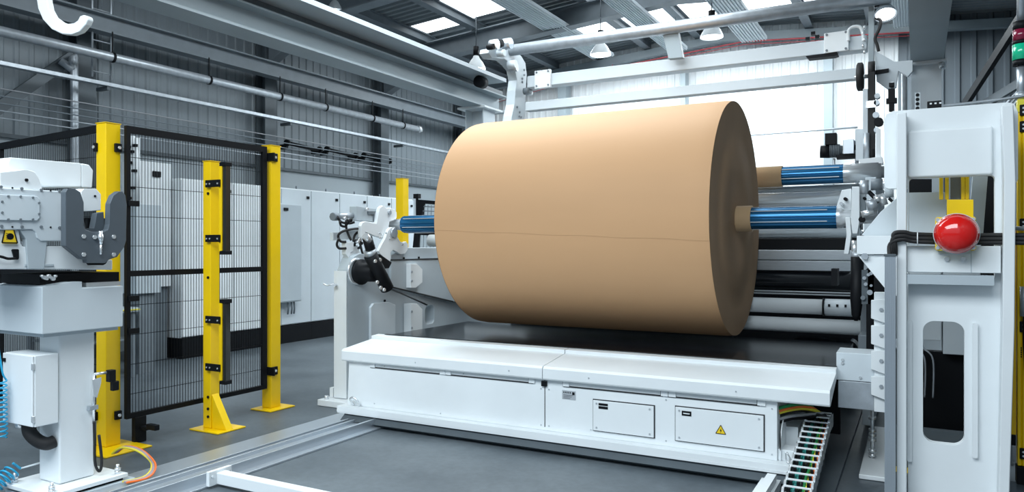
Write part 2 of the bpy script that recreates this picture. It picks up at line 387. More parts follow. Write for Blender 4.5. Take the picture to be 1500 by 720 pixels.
tag(m_.build('back_conduit', GALV), 'thin horizontal pipe on the back wall right of the roll', 'pipe')
m_ = MB(); m_.bar((.55, 13.5, 3.4), (1.42, 9.6, 4.6), .06, .13); tag(m_.build('slanted_beam', BLACK), 'dark slanted beam in the right corner behind the signal tower', 'beam')
m_ = MB(); m_.bar((.45, 13.8, 3.32), (1.42, 11.3, 3.62), .05, .12); tag(m_.build('sloping_rail', STEELD), 'lower grey slanted rail in the right corner', 'rail')
# radiant ceiling strips
def strip(x0, x1, y0, y1, label):
    t = thing('radiant_panel', label, 'ceiling panel', ((x0 + x1) / 2, (y0 + y1) / 2, 5.06), 'radiant strips under the roof')
    pts = [(x0, 5.08)]; n = 9; s_ = (x1 - x0) / n
    for k in range(n): pts += [(x0 + s_ * (k + .25), 5.08), (x0 + s_ * (k + .35), 5.06), (x0 + s_ * (k + .65), 5.06), (x0 + s_ * (k + .75), 5.08)]
    pts += [(x1, 5.08), (x1, 5.13), (x0, 5.13)]
    MB().prism('y', pts, y0, y1).build('strip', BOXG, t)
    for y in (y0 + 1.0, y1 - .6):
        for x in (x0 + .05, x1 - .05): MB().tube([(x, y, 5.13), (x, y, zr(x))], .006, 6).build('hanger', STEELM, t)
strip(-5.60, -5.14, 4.0, 13.6, 'white ribbed radiant strip hanging left above the roll')
strip(-4.13, -3.76, 4.0, 13.8, 'white ribbed radiant strip hanging above the middle of the roll')
strip(-2.78, -2.33, 4.0, 13.8, 'white ribbed radiant strip hanging above the right end of the roll')
strip(-0.34, 0.02, 4.0, 14.1, 'white ribbed radiant strip beside the right crane girder')
# high-bay lamps
def lamp(x, y, z, label, s=1.0):
    t = thing('high_bay_lamp', label, 'lamp', (x, y, z), 'bell lamps under the roof')
    MB().lathe((x, y, z), (0, 0, 1), [(0, .17 * s), (.03 * s, .165 * s), (.12 * s, .12 * s), (.20 * s, .06 * s), (.24 * s, .045 * s), (.24 * s, 0)], 24).build('shade', WHITE, t)
    MB().cyl((x, y, z + .24 * s), (x, y, z + .40 * s), .05 * s, 16).build('ballast', BLACK, t)
    MB().cyl((x, y, z + .02), (x, y, z + .035), .155 * s, 24).build('diffuser', LAMPG, t)
    MB().tube([(x, y, z + .40 * s), (x, y, zr(x) + .15)], .008, 6).build('cord', STEELD, t)
lamp(-7.72, 8.68, 4.95, 'lit bell lamp at the top left beyond the crane girder')
lamp(-6.80, 11.2, 4.50, 'lit bell lamp hanging left of the white gantry arm')
lamp(-4.54, 11.4, 4.52, 'lit bell lamp hanging above the left half of the roll')
lamp(-2.71, 11.3, 4.54, 'lit bell lamp hanging above the right half of the roll')

# crane runways
t = thing('crane_girder', 'large pale grey crane girder crossing the top left', 'girder', (-5.83, 5, 3.49))
m_ = MB(); m_.box(-6.0, -5.68, 0.6, 10.3, 3.49, 3.515); m_.box(-6.0, -5.68, 0.6, 10.3, 3.735, 3.755); m_.box(-5.85, -5.83, 0.6, 10.3, 3.515, 3.735); m_.build('beam', CRANE, t)
m_ = MB(); m_.box(-5.80, -5.76, 0.6, 10.3, 3.755, 3.844); m_.build('rail', STEELD, t)
t = thing('crane_bridge', 'flat grey crane walkway beam above the left girder', 'walkway', (-5.5, 5, 3.95))
m_ = MB(); m_.box(-5.99, -5.39, 0.6, 9.75, 3.846, 3.862); m_.box(-5.405, -5.39, 0.6, 9.75, 3.862, 3.90); m_.build('deck', PALE, t)
MB().cyl((-5.52, 9.15, 3.76), (-5.52, 9.30, 3.76), .083, 20).build('wheel', BLACK, t)
t = thing('crane_column', 'pale grey column carrying the left crane girder behind the roll', 'column', (-5.85, 9.8, 0))
m_ = MB(); m_.box(-6.02, -6.0, 9.6, 9.95, 0, 3.46); m_.box(-5.72, -5.70, 9.6, 9.95, 0, 3.46); m_.box(-6.0, -5.72, 9.77, 9.79, 0, 3.46); m_.build('shaft', BOXG, t)
MB().box(-6.1, -5.62, 9.5, 10.05, 3.46, 3.488).build('cap_plate', WHITE, t)
t = thing('crane_girder', 'large pale grey crane girder above the white machine tower', 'girder', (.1, 6, 3.5), None)
m_ = MB(); m_.box(-.06, .27, 3.5, 10.1, 3.50, 3.52); m_.box(-.06, .27, 3.5, 10.1, 3.86, 3.88); m_.box(.09, .11, 3.5, 10.1, 3.52, 3.86); m_.box(-.06, -.045, 3.5, 10.1, 3.52, 3.86); m_.build('beam', CRANE, t)
t = thing('crane_column', 'pale grey column carrying the right crane girder', 'column', (.1, 9.9, 0))
m_ = MB(); m_.box(-.05, .25, 9.75, 9.77, 0, 3.47); m_.box(-.05, -.03, 9.77, 10.05, 0, 3.47); m_.box(.23, .25, 9.77, 10.05, 0, 3.47); m_.build('shaft', BOXG, t)
MB().box(-.1, .3, 9.65, 10.1, 3.47, 3.498).build('cap_plate', WHITE, t)
for x in (-.06, .25): MB().cyl((x, 9.7, 3.40), (x, 9.7, 3.465), .03, 12).build('clamp', CHROME, t)
m_ = MB().tube([(-.12, 9.6, .0), (-.12, 9.6, 3.4)], .03, 14)
tag(m_.build('standpipe', GALV), 'grey vertical pipe beside the right crane column', 'pipe')

# ------------------------------------------------------------------ survey helper: a real point from its bearing and one known coordinate
def at(px, py, X=None, Y=None, Z=None):
    c, s = math.cos(R(28.5)), math.sin(R(28.5)); l = (px - 750) / 1091; v = (360 - py) / 1091
    dx, dy = c * l - s, s * l + c
    t = X / dx if X is not None else Y / dy if Y is not None else (Z - 1.4) / v
    return Vector((dx * t, dy * t, 1.4 + v * t))
def onX(X, pts): return [(at(a, b, X=X).y, at(a, b, X=X).z) for a, b in pts]
def onY(Y, pts): return [(at(a, b, Y=Y).x, at(a, b, Y=Y).z) for a, b in pts]
def bolts(pts, axis, parent, r=.009, h=.007, m=CHROME, name='bolt'):
    for p in pts: MB().bolt(p, axis, r, h).build(name, m, parent)

# ------------------------------------------------------------------ the paper roll
RY, RZ, RR = 5.81, 1.607, 0.889
t = thing('paper_roll', 'huge brown kraft paper roll hanging on a blue shaft above the black table', 'paper roll', (-2.3, RY, RZ - RR))
m_ = MB(); vs_ = []; NA = 240; NX = 40
for i in range(NX + 1):
    x = -3.38 + (2.18) * i / NX; a_s = math.asin((1.525 - .09 * i / NX + .003 * math.sin(i * .6) - RZ) / RR)
    for k in range(NA + 1):
        a = math.pi - a_s + 2 * math.pi * k / NA; r = RR + .002 * k / NA
        e = .006 if i in (0, NX) else 0
        vs_.append((x, RY + (r - e) * math.cos(a), RZ + (r - e) * math.sin(a)))
fs = [(i * (NA + 1) + k, i * (NA + 1) + k + 1, (i + 1) * (NA + 1) + k + 1, (i + 1) * (NA + 1) + k) for i in range(NX) for k in range(NA)]
m_.add(vs_, fs, True)
o3 = Vector((0, -3e-5, 3e-5))
m_.add([Vector(vs_[i * (NA + 1)]) + o3 for i in range(NX + 1)] + [Vector(vs_[i * (NA + 1) + NA]) + o3 for i in range(NX + 1)], [(i, i + 1, NX + 2 + i, NX + 1 + i) for i in range(NX)])
m_.build('wound_paper', KRAFT, t)
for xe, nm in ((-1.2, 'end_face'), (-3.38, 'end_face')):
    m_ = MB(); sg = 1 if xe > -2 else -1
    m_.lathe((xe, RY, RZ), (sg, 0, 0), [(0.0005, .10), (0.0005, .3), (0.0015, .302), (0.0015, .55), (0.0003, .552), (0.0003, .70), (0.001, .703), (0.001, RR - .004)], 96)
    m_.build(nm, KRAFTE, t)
m_ = MB(); m_.lathe((-3.46, RY, RZ), (1, 0, 0), [(0, .085), (0, .098), (2.37, .098), (2.37, .085)], 40); m_.build('core_tube', CORE, t)
def fluted(mb, x0, x1, y, z, r, n=10, depth=.007):
    vs_ = []; N = n * 6
    for x in (x0, x1):
        for k in range(N):
            rr = r - (depth if k % 6 in (0,) else 0); a = 2 * math.pi * k / N
            vs_.append((x, y + rr * math.cos(a), z + rr * math.sin(a)))
    mb.add(vs_, [(k, (k + 1) % N, N + (k + 1) % N, N + k) for k in range(N)] + [tuple(range(N)), tuple(range(N, 2 * N))])
t = thing('air_shaft', 'blue and silver shaft through the core of the big paper roll', 'shaft', (-2.3, RY, RZ - .08))
m_ = MB(); fluted(m_, -4.33, -.50, RY, RZ, .082); m_.build('body', BLUE, t)
for k in range(6):
    a = 2 * math.pi * (k + .35) / 6
    m_ = MB(); m_.bar((-4.30, RY + .083 * math.cos(a), RZ + .083 * math.sin(a)), (-.56, RY + .083 * math.cos(a), RZ + .083 * math.sin(a)), .008, .006); m_.build('clamping_strip', CHROME, t)
m_ = MB(); m_.lathe((-.50, RY, RZ), (1, 0, 0), [(0, .08), (.03, .08), (.05, .07), (.14, .066), (.14, .05), (.26, .048), (.26, 0)], 32); m_.build('journal', CHROME, t)
m_ = MB(); m_.lathe((-4.33, RY, RZ), (-1, 0, 0), [(0, .08), (.05, .055), (.16, .05), (.16, .035), (.22, .03), (.22, 0)], 32); m_.build('journal', CHROME, t)
SY, SZ = 7.0, 2.022
t = thing('air_shaft', 'second blue and silver shaft waiting higher behind the paper roll', 'shaft', (-1, SY, SZ - .08))
m_ = MB(); fluted(m_, -2.6, -.55, SY, SZ, .082); m_.build('body', BLUE, t)
for k in range(6):
    a = 2 * math.pi * (k + .35) / 6
    m_ = MB(); m_.bar((-2.5, SY + .083 * math.cos(a), SZ + .083 * math.sin(a)), (-.58, SY + .083 * math.cos(a), SZ + .083 * math.sin(a)), .008, .006); m_.build('clamping_strip', CHROME, t)
m_ = MB(); m_.lathe((-.55, SY, SZ), (1, 0, 0), [(0, .083), (.27, .083), (.27, .075), (.29, .075), (.29, .05), (.42, .05), (.42, 0)], 32); m_.build('journal', CHROME, t)
tag(MB().lathe((-3.0, SY, SZ), (1, 0, 0), [(0, .087), (0, .093), (1.95, .093), (1.95, .087), (0, .087)], 40).build('core_tube', CORE), 'empty brown cardboard core on the higher rear shaft', 'cardboard core')

# ------------------------------------------------------------------ carriage under the roll
t = thing('reel_carriage', 'long white carriage with black table top standing under the paper roll', 'machine carriage', (-2.3, 5.2, 0))
b = MB(); b.box(-3.98, -.72, 4.60, 6.3, .135, .485); body = b.build('body', WHITE, t, .004)
b = MB(); b.box(-4.04, -.625, 4.53, 6.3, .095, .135); b.box(-4.04, -.625, 4.53, 4.545, .08, .095); b.build('base_flange', WHITE, t, .003)
b = MB(); b.prism('x', [(4.56, .079), (4.50, .035), (4.56, .005), (6.2, .005), (6.2, .095)], -3.98, -.63); b.build('skid', STEELD, t)
lid = MB(); lid.prism('x', [(4.575, .487), (4.565, .49), (4.560, .50), (4.560, .565), (4.572, .580), (4.93, .622), (4.93, .648), (5.02, .655), (5.02, .60), (4.60, .487)], -4.02, -2.243)
lid.prism('x', [(4.575, .487), (4.565, .49), (4.560, .50), (4.560, .565), (4.572, .580), (4.93, .622), (4.93, .648), (5.02, .655), (5.02, .60), (4.60, .487)], -2.238, -.43)
lid.build('shelf_lid', WHITE, t, .002)
b = MB(); b.box(-3.93, -.43, 5.02, 6.32, .60, .650); b.box(-3.93, -.43, 4.99, 5.02, .656, .660); b.build('table_top', BLACKG, t, .003)
fr = 4.5975
for x0, x1, z in ((-3.76, -3.11, .452), (-3.055, -2.33, .452), (-2.10, -1.41, .452), (-1.38, -.82, .452)):
    b = MB(); b.box(x0, x1, fr - .001, 4.60, z - .0045, z + .0045); b.build('door_seam', DARKGAP, t)
b = MB(); b.box(-2.243, -2.238, fr, 4.60, .16, .487); b.build('door_seam', DARKGAP, t)
for x in (-3.755, -3.10, -3.05, -2.36, -2.10, -1.42, -1.37, -.83):
    h = MB(); h.box(x - .002, x + .045, 4.590, 4.60, .452, .492); hb = h.build('hinge', WHITE, t, .002)
    MB().box(x - .006, x - .002, fr - .001, 4.60, .45, .495).build('hinge_gap', DARKGAP, hb)
b = MB(); b.box(-2.262, -2.222, 4.585, 4.60, .44, .475); b.build('latch', BLACK, t)
def cover(x0, x1, z0, z1, label, extra=None):
    b = MB(); b.box(x0 - .006, x1 + .006, fr - .001, 4.60, z0 - .006, z1 + .006); b.build('cover_gap', DARKGAP, t)
    b = MB(); b.box(x0, x1, 4.585, 4.5965, z0, z1); cv = b.build('access_cover', WHITE, t, .002); cv['label'] = label
    bolts([(x0 + .025, 4.586, z1 - .02), (x1 - .025, 4.586, z1 - .02), (x0 + .025, 4.586, z0 + .02), (x1 - .025, 4.586, z0 + .02)], (0, -1, 0), cv, .007, .004, BRUSH, 'screw')
    return cv
c1 = cover(-1.88, -1.467, .183, .382, 'smaller white access cover')
c2 = cover(-1.326, -.796, .185, .394, 'larger white access cover with a yellow warning triangle')
def plate(x0, x1, z0, z1, y, m, parent, nm='label_plate'):
    b = MB(); b.box(x0, x1, y - .002, y, z0, z1); return b.build(nm, m, parent)
l1 = plate(-1.84, -1.775, .352, .367, 4.585, BLACK, c1); l1b = plate(-1.84, -1.775, .330, .347, 4.585, BLACK, c1)
l2 = plate(-1.285, -1.225, .345, .375, 4.585, BLACK, c2)
plate(-1.275, -1.235, .357, .363, 4.5825, WHITE, c2, 'label_writing')
def triangle(cx, cz, s, y, parent, m=YELD):
    b = MB(); b.prism('y', [(cx - s, cz - s * .85), (cx + s, cz - s * .85), (cx, cz + s * .9)], y - .0015, y); b.build('warning_triangle', m, parent)
    b = MB()
    for (p, q) in (((cx - s, cz - s * .85), (cx + s, cz - s * .85)), ((cx + s, cz - s * .85), (cx, cz + s * .9)), ((cx, cz + s * .9), (cx - s, cz - s * .85))):
        b.bar((p[0], y - .002, p[1]), (q[0], y - .002, q[1]), s * .13, .001, up=(0, 1, 0))
    b.prism('y', [(cx + s * .1, cz + s * .3), (cx - s * .2, cz - s * .25), (cx, cz - s * .22), (cx - s * .08, cz - s * .65), (cx + s * .22, cz - s * .1), (cx + s * .03, cz - s * .12)], y - .003, y - .0016)
    b.build('warning_symbol', BLACK, parent)
triangle(-1.045, .285, .030, 4.585, c2)
lp = plate(-2.11, -2.01, .365, .425, 4.60, LABELG, t, 'rating_plate')
b = MB()
for k in range(5): b.box(-2.10 + .012 * k, -2.094 + .012 * k, 4.5965, 4.598, .407, .417)
b.box(-2.035, -2.018, 4.5965, 4.598, .398, .417)
for k in range(3): b.box(-2.10, -2.03 - .01 * k, 4.5965, 4.598, .393 - .010 * k, .395 - .010 * k)
b.build('plate_writing', BLACK, lp)
scr = [(-3.62, .47), (-3.3, .528), (-2.9, .47), (-2.5, .53), (-1.9, .53), (-1.39, .43), (-.75, .44), (-.75, .17), (-1.39, .17), (-2.27, .17), (-2.21, .17), (-2.27, .42), (-2.21, .42), (-3.1, .16), (-3.72, .17), (-.95, .53), (-1.9, .18)]
bolts([(x, 4.56 if z > .5 else 4.60, z) for x, z in scr], (0, -1, 0), t, .005, .004, BRUSH, 'screw')
# open right end with cables
b = MB(); b.box(-.72, -.63, 4.62, 4.75, .135, .20); b.box(-.72, -.63, 4.80, 5.4, .135, .30); b.build('end_tray', WHITE, t, .004)
b = MB(); b.box(-.715, -.45, 5.45, 5.5, .135, .48); b.build('back_plate', BLACK, t)
b = MB(); b.prism('x', [(4.60, .30)] + [(4.72 + .12 * math.cos(R(a)), .20 + .16 * math.sin(R(a))) for a in range(180, -1, -20)] + [(4.84, .14), (4.60, .14)], -.705, -.70); b.build('guard', WHITE, t)
b = MB(); b.tube(spline([(-.66, 4.585, .19), (-.66, 4.56, .20), (-.645, 4.56, .17), (-.65, 4.56, .145), (-.665, 4.565, .16), (-.67, 4.57, .20)]), .005, 8); b.build('pull_ring', CHROME, t)
# left end: foot, gusset and handle
b = MB(); b.prism('y', [(-3.98, .135), (-4.0, .135), (-3.985, .48), (-3.80, .48), (-3.80, .40), (-3.95, .20)], 4.61, 4.66); b.build('end_gusset', WHITE, t)
b = MB(); b.tube(spline([(-3.92, 4.59, .14), (-3.93, 4.56, .19), (-3.89, 4.55, .21), (-3.85, 4.56, .18), (-3.86, 4.585, .14)]), .008, 8); b.build('pull_ring', CHROME, t)
for i, (ex, cm_, s) in enumerate(((.40, GREENC, 0), (.385, ORANGE, .01), (.37, YELC, .02), (.33, GREYC, .03), (.31, BLACK, .04), (.35, RUBBER, .05))):
    b = MB(); b.tube(spline([(-.73, 4.66 + s, ex + .03), (-.66, 4.70 + s, ex + .05), (-.60, 4.82 + s, ex + .04), (-.56 + s * 1.5, 4.93, .40 - s), (-.555 + s * 1.5, 4.99, .33)]), .010, 8)
    tag(b.build('loose_cable', cm_), ['green cable curving out of the right end of the carriage', 'orange cable curving out of the right end of the carriage', 'yellow cable curving out of the right end of the carriage',
        'grey cable curving out of the right end of the carriage', 'lowest black cable curving out of the right end of the carriage', 'upper black cable curving out of the right end of the carriage'][i], 'cable', 'cables at the carriage end')

# energy chain on the floor
t = thing('cable_chain', 'open cable chain packed with coloured cables lying beside the carriage', 'cable chain', (-.55, 4.6, 0))
x0, x1 = -.597, -.465
def chz(y): return .03 + (0 if y < 3.7 else (.20 * (y - 3.7) if y < 4.9 else .24))
ys = [3.42 + .074 * k for k in range(23)]
for k, y in enumerate(ys):
    z = chz(y)
    for x in (x0, x1):
        b = MB(); b.prism('x', rrect(y - .040, y + .040, z, z + .082, .026, 3), x - .006, x + .006); b.build('side_link', CHROME, t)
    b = MB(); b.bar((x0, y, z + .084), (x1, y, z + .084), .013, .007); b.build('crossbar', WHITE, t)
    for x in (x0 + .026, (x0 + x1) / 2 - .004, x1 - .022):
        b = MB(); b.box(x - .006, x + .006, y - .02, y + .02, z + .01, z + .079); b.build('separator', BLACK, t)
cols = [BLACK, TEAL, TEAL, GREYC, BLACK, GREENC, YELC, ORANGE]
for i, cmx in enumerate(cols):
    x = x0 + .016 + i * .0143
    b = MB(); b.tube([(x + .003 * math.sin(k * 1.7 + i), y, chz(y) + .045 + .006 * math.sin(i * 2 + k)) for k, y in enumerate([ys[0] - .03 + k * .074 for k in range(23)])], .0085, 6); b.build('chain_cable', cmx, t)
b = MB(); b.prism('x', [(3.42, .030), (5.0, .030), (5.0, .24), (4.9, .24), (3.75, .031)], -.56, -.50); b.build('chain_support', STEELD, t)
b = MB(); b.box(-.62, -.40, 3.35, 6.9, .001, .030); tag(b.build('guide_plate', STEELD), 'dark steel guide plate on the floor under the cable chain', 'floor plate')
b = MB(); b.box(-.79, -.685, 4.03, 4.5, .001, .055); b.box(-.75, -.70, 4.05, 4.45, .055, .10); tag(b.build('rail_end_block', WHITE), 'small white block on the floor just left of the cable chain', 'block')

# floor track at the left with its cross beam
t = thing('floor_track', 'long grey steel floor track running from the foreground to the carriage', 'floor rail', (-3.95, 3.5, 0))
b = MB()
for xa, xb, za, zb in ((-4.20, -3.92, 0, .018), (-3.92, -3.90, 0, .05), (-3.90, -3.86, 0, .008), (-3.86, -3.84, 0, .05), (-3.84, -3.68, 0, .028), (-3.68, -3.66, 0, .07), (-3.66, -3.60, 0, .014)): b.box(xa, xb, 1.6, 5.25, za + .001, zb)
b.build('track', ALU, t, .002)
for y in (2.75, 3.05, 3.6, 3.95, 4.3, 4.6): bolts([(-3.76, y, .028)], (0, 0, 1), t, .010, .008)
t = thing('cross_beam', 'white square steel beam across the floor joining the grey track', 'beam', (-3.1, 2.95, 0))
b = MB(); b.box(-3.57, -1.9, 2.98, 3.045, .02, .085); b.build('beam', WHITE, t, .004)
b = MB(); b.box(-3.595, -3.57, 2.93, 3.09, .016, .10); b.build('end_plate', WHITE, t, .002)
bolts([(-3.569, 2.95, .07), (-3.569, 3.07, .07)], (1, 0, 0), t, .008, .006)

# ------------------------------------------------------------------ left machine frame
t = thing('unwind_stand', 'tall grey machine side frame left of the paper roll', 'machine frame', (-4.460, 5.5, 0))
prof = [(5.060, 0.054), (5.081, 1.190), (5.154, 1.306), (5.238, 1.332), (5.636, 1.295), (5.888, 1.384), (8.695, 1.384), (8.5, .03), (5.2, .03)]
b = MB(); b.prism('x', prof, -4.530, -4.400, holes=[rrect(6.25, 6.41, .60, .79, .05)]); b.build('side_plate', PALE, t, .006)
b = MB(); b.box(-4.535, -4.395, 5.045, 5.06, .06, 1.18); b.build('front_edge', WHITE, t, .002)
b = MB(); b.box(-4.520, -4.410, 8.2, 8.4, 1.39, 2.4); b.build('rear_column', PALE, t)
b = MB(); b.prism('x', onX(-4.390, [(541, 520), (541, 450), (545, 444), (568, 442), (577, 446), (577, 520)]), -4.398, -4.370); b.build('cover_plate', BOXG, t, .004)
b = MB(); b.prism('x', onX(-4.390, [(570, 381), (642, 379), (700, 378), (700, 449), (662, 441), (570, 419)]), -4.398, -4.365); b.build('swing_arm', PALE, t, .004)
b = MB()
for seg in (((569, 419), (664, 441.5)), ((572, 380.5), (645, 378.5))):
    p, q = at(*seg[0], X=-4.363), at(*seg[1], X=-4.363); b.bar(p, q, .006, .014)
b.build('arm_seam', DARKGAP, t)
for (ya, yb, za) in ((386, 421, 0), (444, 490, 0)):
    b = MB(); b.prism('x', onX(-4.350, [(597, ya), (606, ya), (614, ya + 8), (614, yb - 8), (604, yb), (597, yb)]), -4.397, -4.310)
    mt = b.build('mounting_block', WHITE, t, .003)
    for yy in (ya + 12, yb - 10): bolts([at(603, yy, X=-4.310)], (1, 0, 0), mt, .013, .006, GALV)
for (px, py) in ((563, 440), (591, 378), (613, 377)): bolts([at(px, py, X=-4.399)], (1, 0, 0), t, .012, .01, BLACK)
b = MB(); b.box(-4.620, -4.220, 4.93, 5.26, .002, .055); b.box(-4.600, -4.560, 5.06, 5.34, .055, .14); b.build('foot', WHITE, t, .004)
bolts([(-4.560, 4.98, .055)], (0, 0, 1), t, .02, .03)
b = MB(); b.tube(spline([(-4.500, 5.04, 1.055), (-4.500, 4.99, 1.065), (-4.540, 4.97, 1.055), (-4.580, 4.96, 1.07)]), .006, 8); b.tube([(-4.510, 5.045, 1.055), (-4.480, 4.995, 1.06)], .012, 8); b.build('wing_screw', CHROME, t)
b = MB(); b.lathe((-4.400, at(527, 398, X=-4.400).y, at(527, 398, X=-4.400).z), (1, 0, 0), [(0, .115), (.03, .115), (.03, .085), (.17, .085), (.18, .07), (.18, 0)], 32); b.build('pivot_drum', BLACK, t)
b = MB(); b.lathe((-4.400, at(522, 398, X=-4.400).y, at(524, 397, X=-4.400).z), (1, 0, 0), [(0, .12), (.012, .12), (.012, .1)], 32); b.build('pivot_ring', CHROME, t)
# jaws of the arm that hold the shaft
J = lambda pts: [(480 + a / 4.8, 280 + c / 4.8) for a, c in pts]
t = thing('shaft_clamp', 'white two-jaw clamp with black cylinder gripping the left shaft end', 'clamp', (-4.300, 5.3, 1.1))
up = J([(235, 245), (245, 220), (268, 210), (345, 226), (358, 150), (368, 115), (388, 100), (402, 102), (412, 118), (440, 116), (474, 128), (486, 150), (486, 186), (470, 200), (436, 212), (430, 240), (432, 300), (420, 322), (392, 330), (330, 312), (268, 288), (258, 330), (246, 342), (236, 320)])
b = MB(); b.prism('x', onX(-4.40, up), -4.44, -4.40); u_ = b.build('upper_jaw', WHITE, t, .005)
lo = J([(428, 270), (448, 252), (472, 252), (490, 275), (492, 320), (510, 352), (532, 362), (552, 352), (566, 372), (564, 410), (545, 438), (512, 442), (486, 425), (462, 412), (444, 428), (446, 470), (440, 498), (372, 444), (356, 420), (376, 380), (405, 330)])
b = MB(); b.prism('x', onX(-4.36, lo), -4.395, -4.36); l_ = b.build('lower_jaw', WHITE, t, .005)
p = at(576, 341, X=-4.36); b = MB(); b.cyl(p, p + Vector((.02, 0, 0)), .045, 24); b.build('pivot_cap', GALV, l_)
p = at(570, 311, X=-4.40); b = MB(); b.cyl(p, p + Vector((.015, 0, 0)), .022, 20); b.build('pivot_cap', GALV, u_)
for (a, c) in ((565, 341), (556, 348), (571, 349), (589, 358)): bolts([at(a, c, X=-4.358)], (1, 0, 0), l_, .010, .007)
for (a, c) in ((556, 341), (559, 342.5)): bolts([at(a, c, X=-4.398)], (1, 0, 0), u_, .008, .006)
# black cylinder and its joints
def cylp(a, c, r, m, X=-4.230, parent=None, nm='cylinder', n=20):
    b = MB(); b.cyl(at(*a, X=X), at(*c, X=X), r, n); return b.build(nm, m, parent)
cylp((538, 348), (545, 373), .045, BLACK, -4.220, t, 'rod_joint')
cylp((541, 366), (544, 376), .055, GALV, -4.220, t, 'collar')
cylp((543, 374), (567, 422), .062, BLACK, -4.200, t, 'cylinder')
cylp((535, 345), (541, 352), .03, CHROME, -4.200, t, 'rod_eye')
b = MB(); b.prism('x', onX(-4.220, J([(355, 440), (440, 500), (420, 540), (380, 545), (345, 500)])), -4.300, -4.200); b.build('knuckle', BLACK, t, .004)
for (a, c) in ((551, 413), (556, 421), (561, 424), (548, 382), (555, 380)):
    p = at(a, c, X=-4.160); b = MB(); b.cyl(p, p + Vector((.02, 0, 0)), .016, 10); b.build('fitting', CHROME, t)
# pneumatics left of the clamp
t = thing('pneumatic_unit', 'silver pneumatic cylinder with black hoses left of the shaft clamp', 'pneumatic cylinder', (-4.480, 5.0, 1.2))
b = MB(); b.cyl(at(494, 317, X=-4.500), at(519, 315, X=-4.500), .026, 16); b.build('cylinder', GALV, t)
b = MB(); b.cyl(at(487, 317, X=-4.500), at(494, 317, X=-4.500), .036, 8); b.build('end_cap', STEELM, t)
b = MB(); b.prism('x', onX(-4.470, J([(190, 105), (330, 125), (345, 150), (345, 215), (190, 205)])), -4.530, -4.450); b.build('valve_block', PALE, t, .004)
b = MB(); b.prism('x', onX(-4.450, J([(278, 140), (345, 140), (345, 215), (318, 215), (318, 160), (278, 160)])), -4.450, -4.435); b.build('bracket', STEELM, t)
b = MB(); b.prism('x', onX(-4.450, J([(128, 360), (180, 355), (185, 420), (160, 430), (150, 470), (128, 440)])), -4.500, -4.450); b.build('post_bracket', WHITE, t, .003)
b = MB(); b.prism('x', onX(-4.540, J([(40, 290), (240, 270), (240, 330), (40, 345)])), -4.580, -4.540); b.build('back_plate', BOXG, t)
b = MB(); b.prism('x', onX(-4.450, J([(150, 420), (215, 380), (250, 480), (215, 500), (160, 470)])), -4.500, -4.460); b.build('support', WHITE, t)
for pts in ([(130, 355), (90, 350), (75, 310), (110, 280), (180, 265), (230, 262)], [(165, 345), (140, 290), (130, 240), (150, 215), (135, 200)], [(180, 350), (190, 310), (215, 290), (225, 350), (240, 420), (262, 480)],
            [(130, 400), (80, 400), (65, 370), (80, 330)], [(85, 210), (95, 240), (125, 245), (130, 205)], [(200, 340), (190, 380), (210, 400), (230, 385), (230, 340)], [(70, 180), (95, 215), (150, 225), (190, 215)]):
    jp = J(pts); b = MB(); b.tube(spline([at(a, c, X=-4.450 - .03 * math.sin(i * 1.3)) for i, (a, c) in enumerate(jp)], 6), .011, 8); b.build('hose', RUBBER, t)
for (a, c) in ((110, 190), (150, 205), (210, 340), (225, 365), (240, 300), (200, 355), (265, 125)):
    p = at(*J([(a, c)])[0], X=-4.440); b = MB(); b.cyl(p, p + Vector((.03, 0, 0)), .014, 8); b.build('fitting', random.choice((CHROME, BLACK)), t)

# ------------------------------------------------------------------ rollers behind the paper roll
def roller(ya, yb, Y, m, label, x0=-4.05, x1=-.42, ends=True, cat='roller'):
    z0, z1 = at(1170, yb, Y=Y).z, at(1170, ya, Y=Y).z; r = (z1 - z0) / 2; zc = (z0 + z1) / 2
    t = thing('roller', label, cat, ((x0 + x1) / 2, Y, zc - r), 'rollers behind the paper roll')
    b = MB(); b.cyl((x0, Y, zc), (x1, Y, zc), r, 40); b.build('shell', m, t)
    b = MB(); b.cyl((x1, Y, zc), (x1 + .10, Y, zc), r * .5, 20); b.build('journal', CHROME, t); return t
roller(272, 281, 7.1, BRUSH, 'slim dull steel roller just under the higher blue shaft')
roller(281, 304, 7.0, CHROME, 'bright steel roller between the two blue shafts')
roller(334, 348, 6.95, BRUSH, 'grey steel roller just under the lower blue shaft')
t = thing('guide_bar', 'long flat black bar above the brushed beam behind the roll', 'bar', (-2, 6.8, 1.33))
b = MB(); b.box(-4.05, -.47, 6.75, 6.85, at(1170, 364, Y=6.75).z, at(1170, 349, Y=6.75).z); b.build('bar', BLACK, t, .004)
t = thing('cross_beam', 'long brushed steel beam with a groove behind the roll', 'beam', (-2, 6.75, 1.15))
z0, zm, z1 = at(1170, 396, Y=6.7).z, at(1170, 381, Y=6.7).z, at(1170, 366, Y=6.7).z
b = MB(); b.box(-4.1, -.47, 6.7, 6.9, z0, zm - .004); b.box(-4.1, -.47, 6.7, 6.9, zm + .004, z1); b.box(-4.1, -.47, 6.72, 6.9, zm - .004, zm + .004); b.build('beam', BRUSH, t, .004)
roller(397, 424, 6.75, BLACKG, 'thick black rubber roller behind the roll, under the brushed beam')
t = thing('tension_rod', 'thin double bright rod behind the roll under the thick black roller', 'rod', (-2, 6.6, .98))
for yy in (427, 430.5): b = MB(); b.cyl((-4.05, 6.62, at(1170, yy, Y=6.62).z), (-.47, 6.62, at(1170, yy, Y=6.62).z), .007, 10); b.build('rod', CHROME, t)
t = thing('roller', 'slim white roller low behind the roll ending in a clamp block', 'roller', (-2, 6.5, .81), 'rollers behind the paper roll')
zc = at(1170, 448, Y=6.5).z
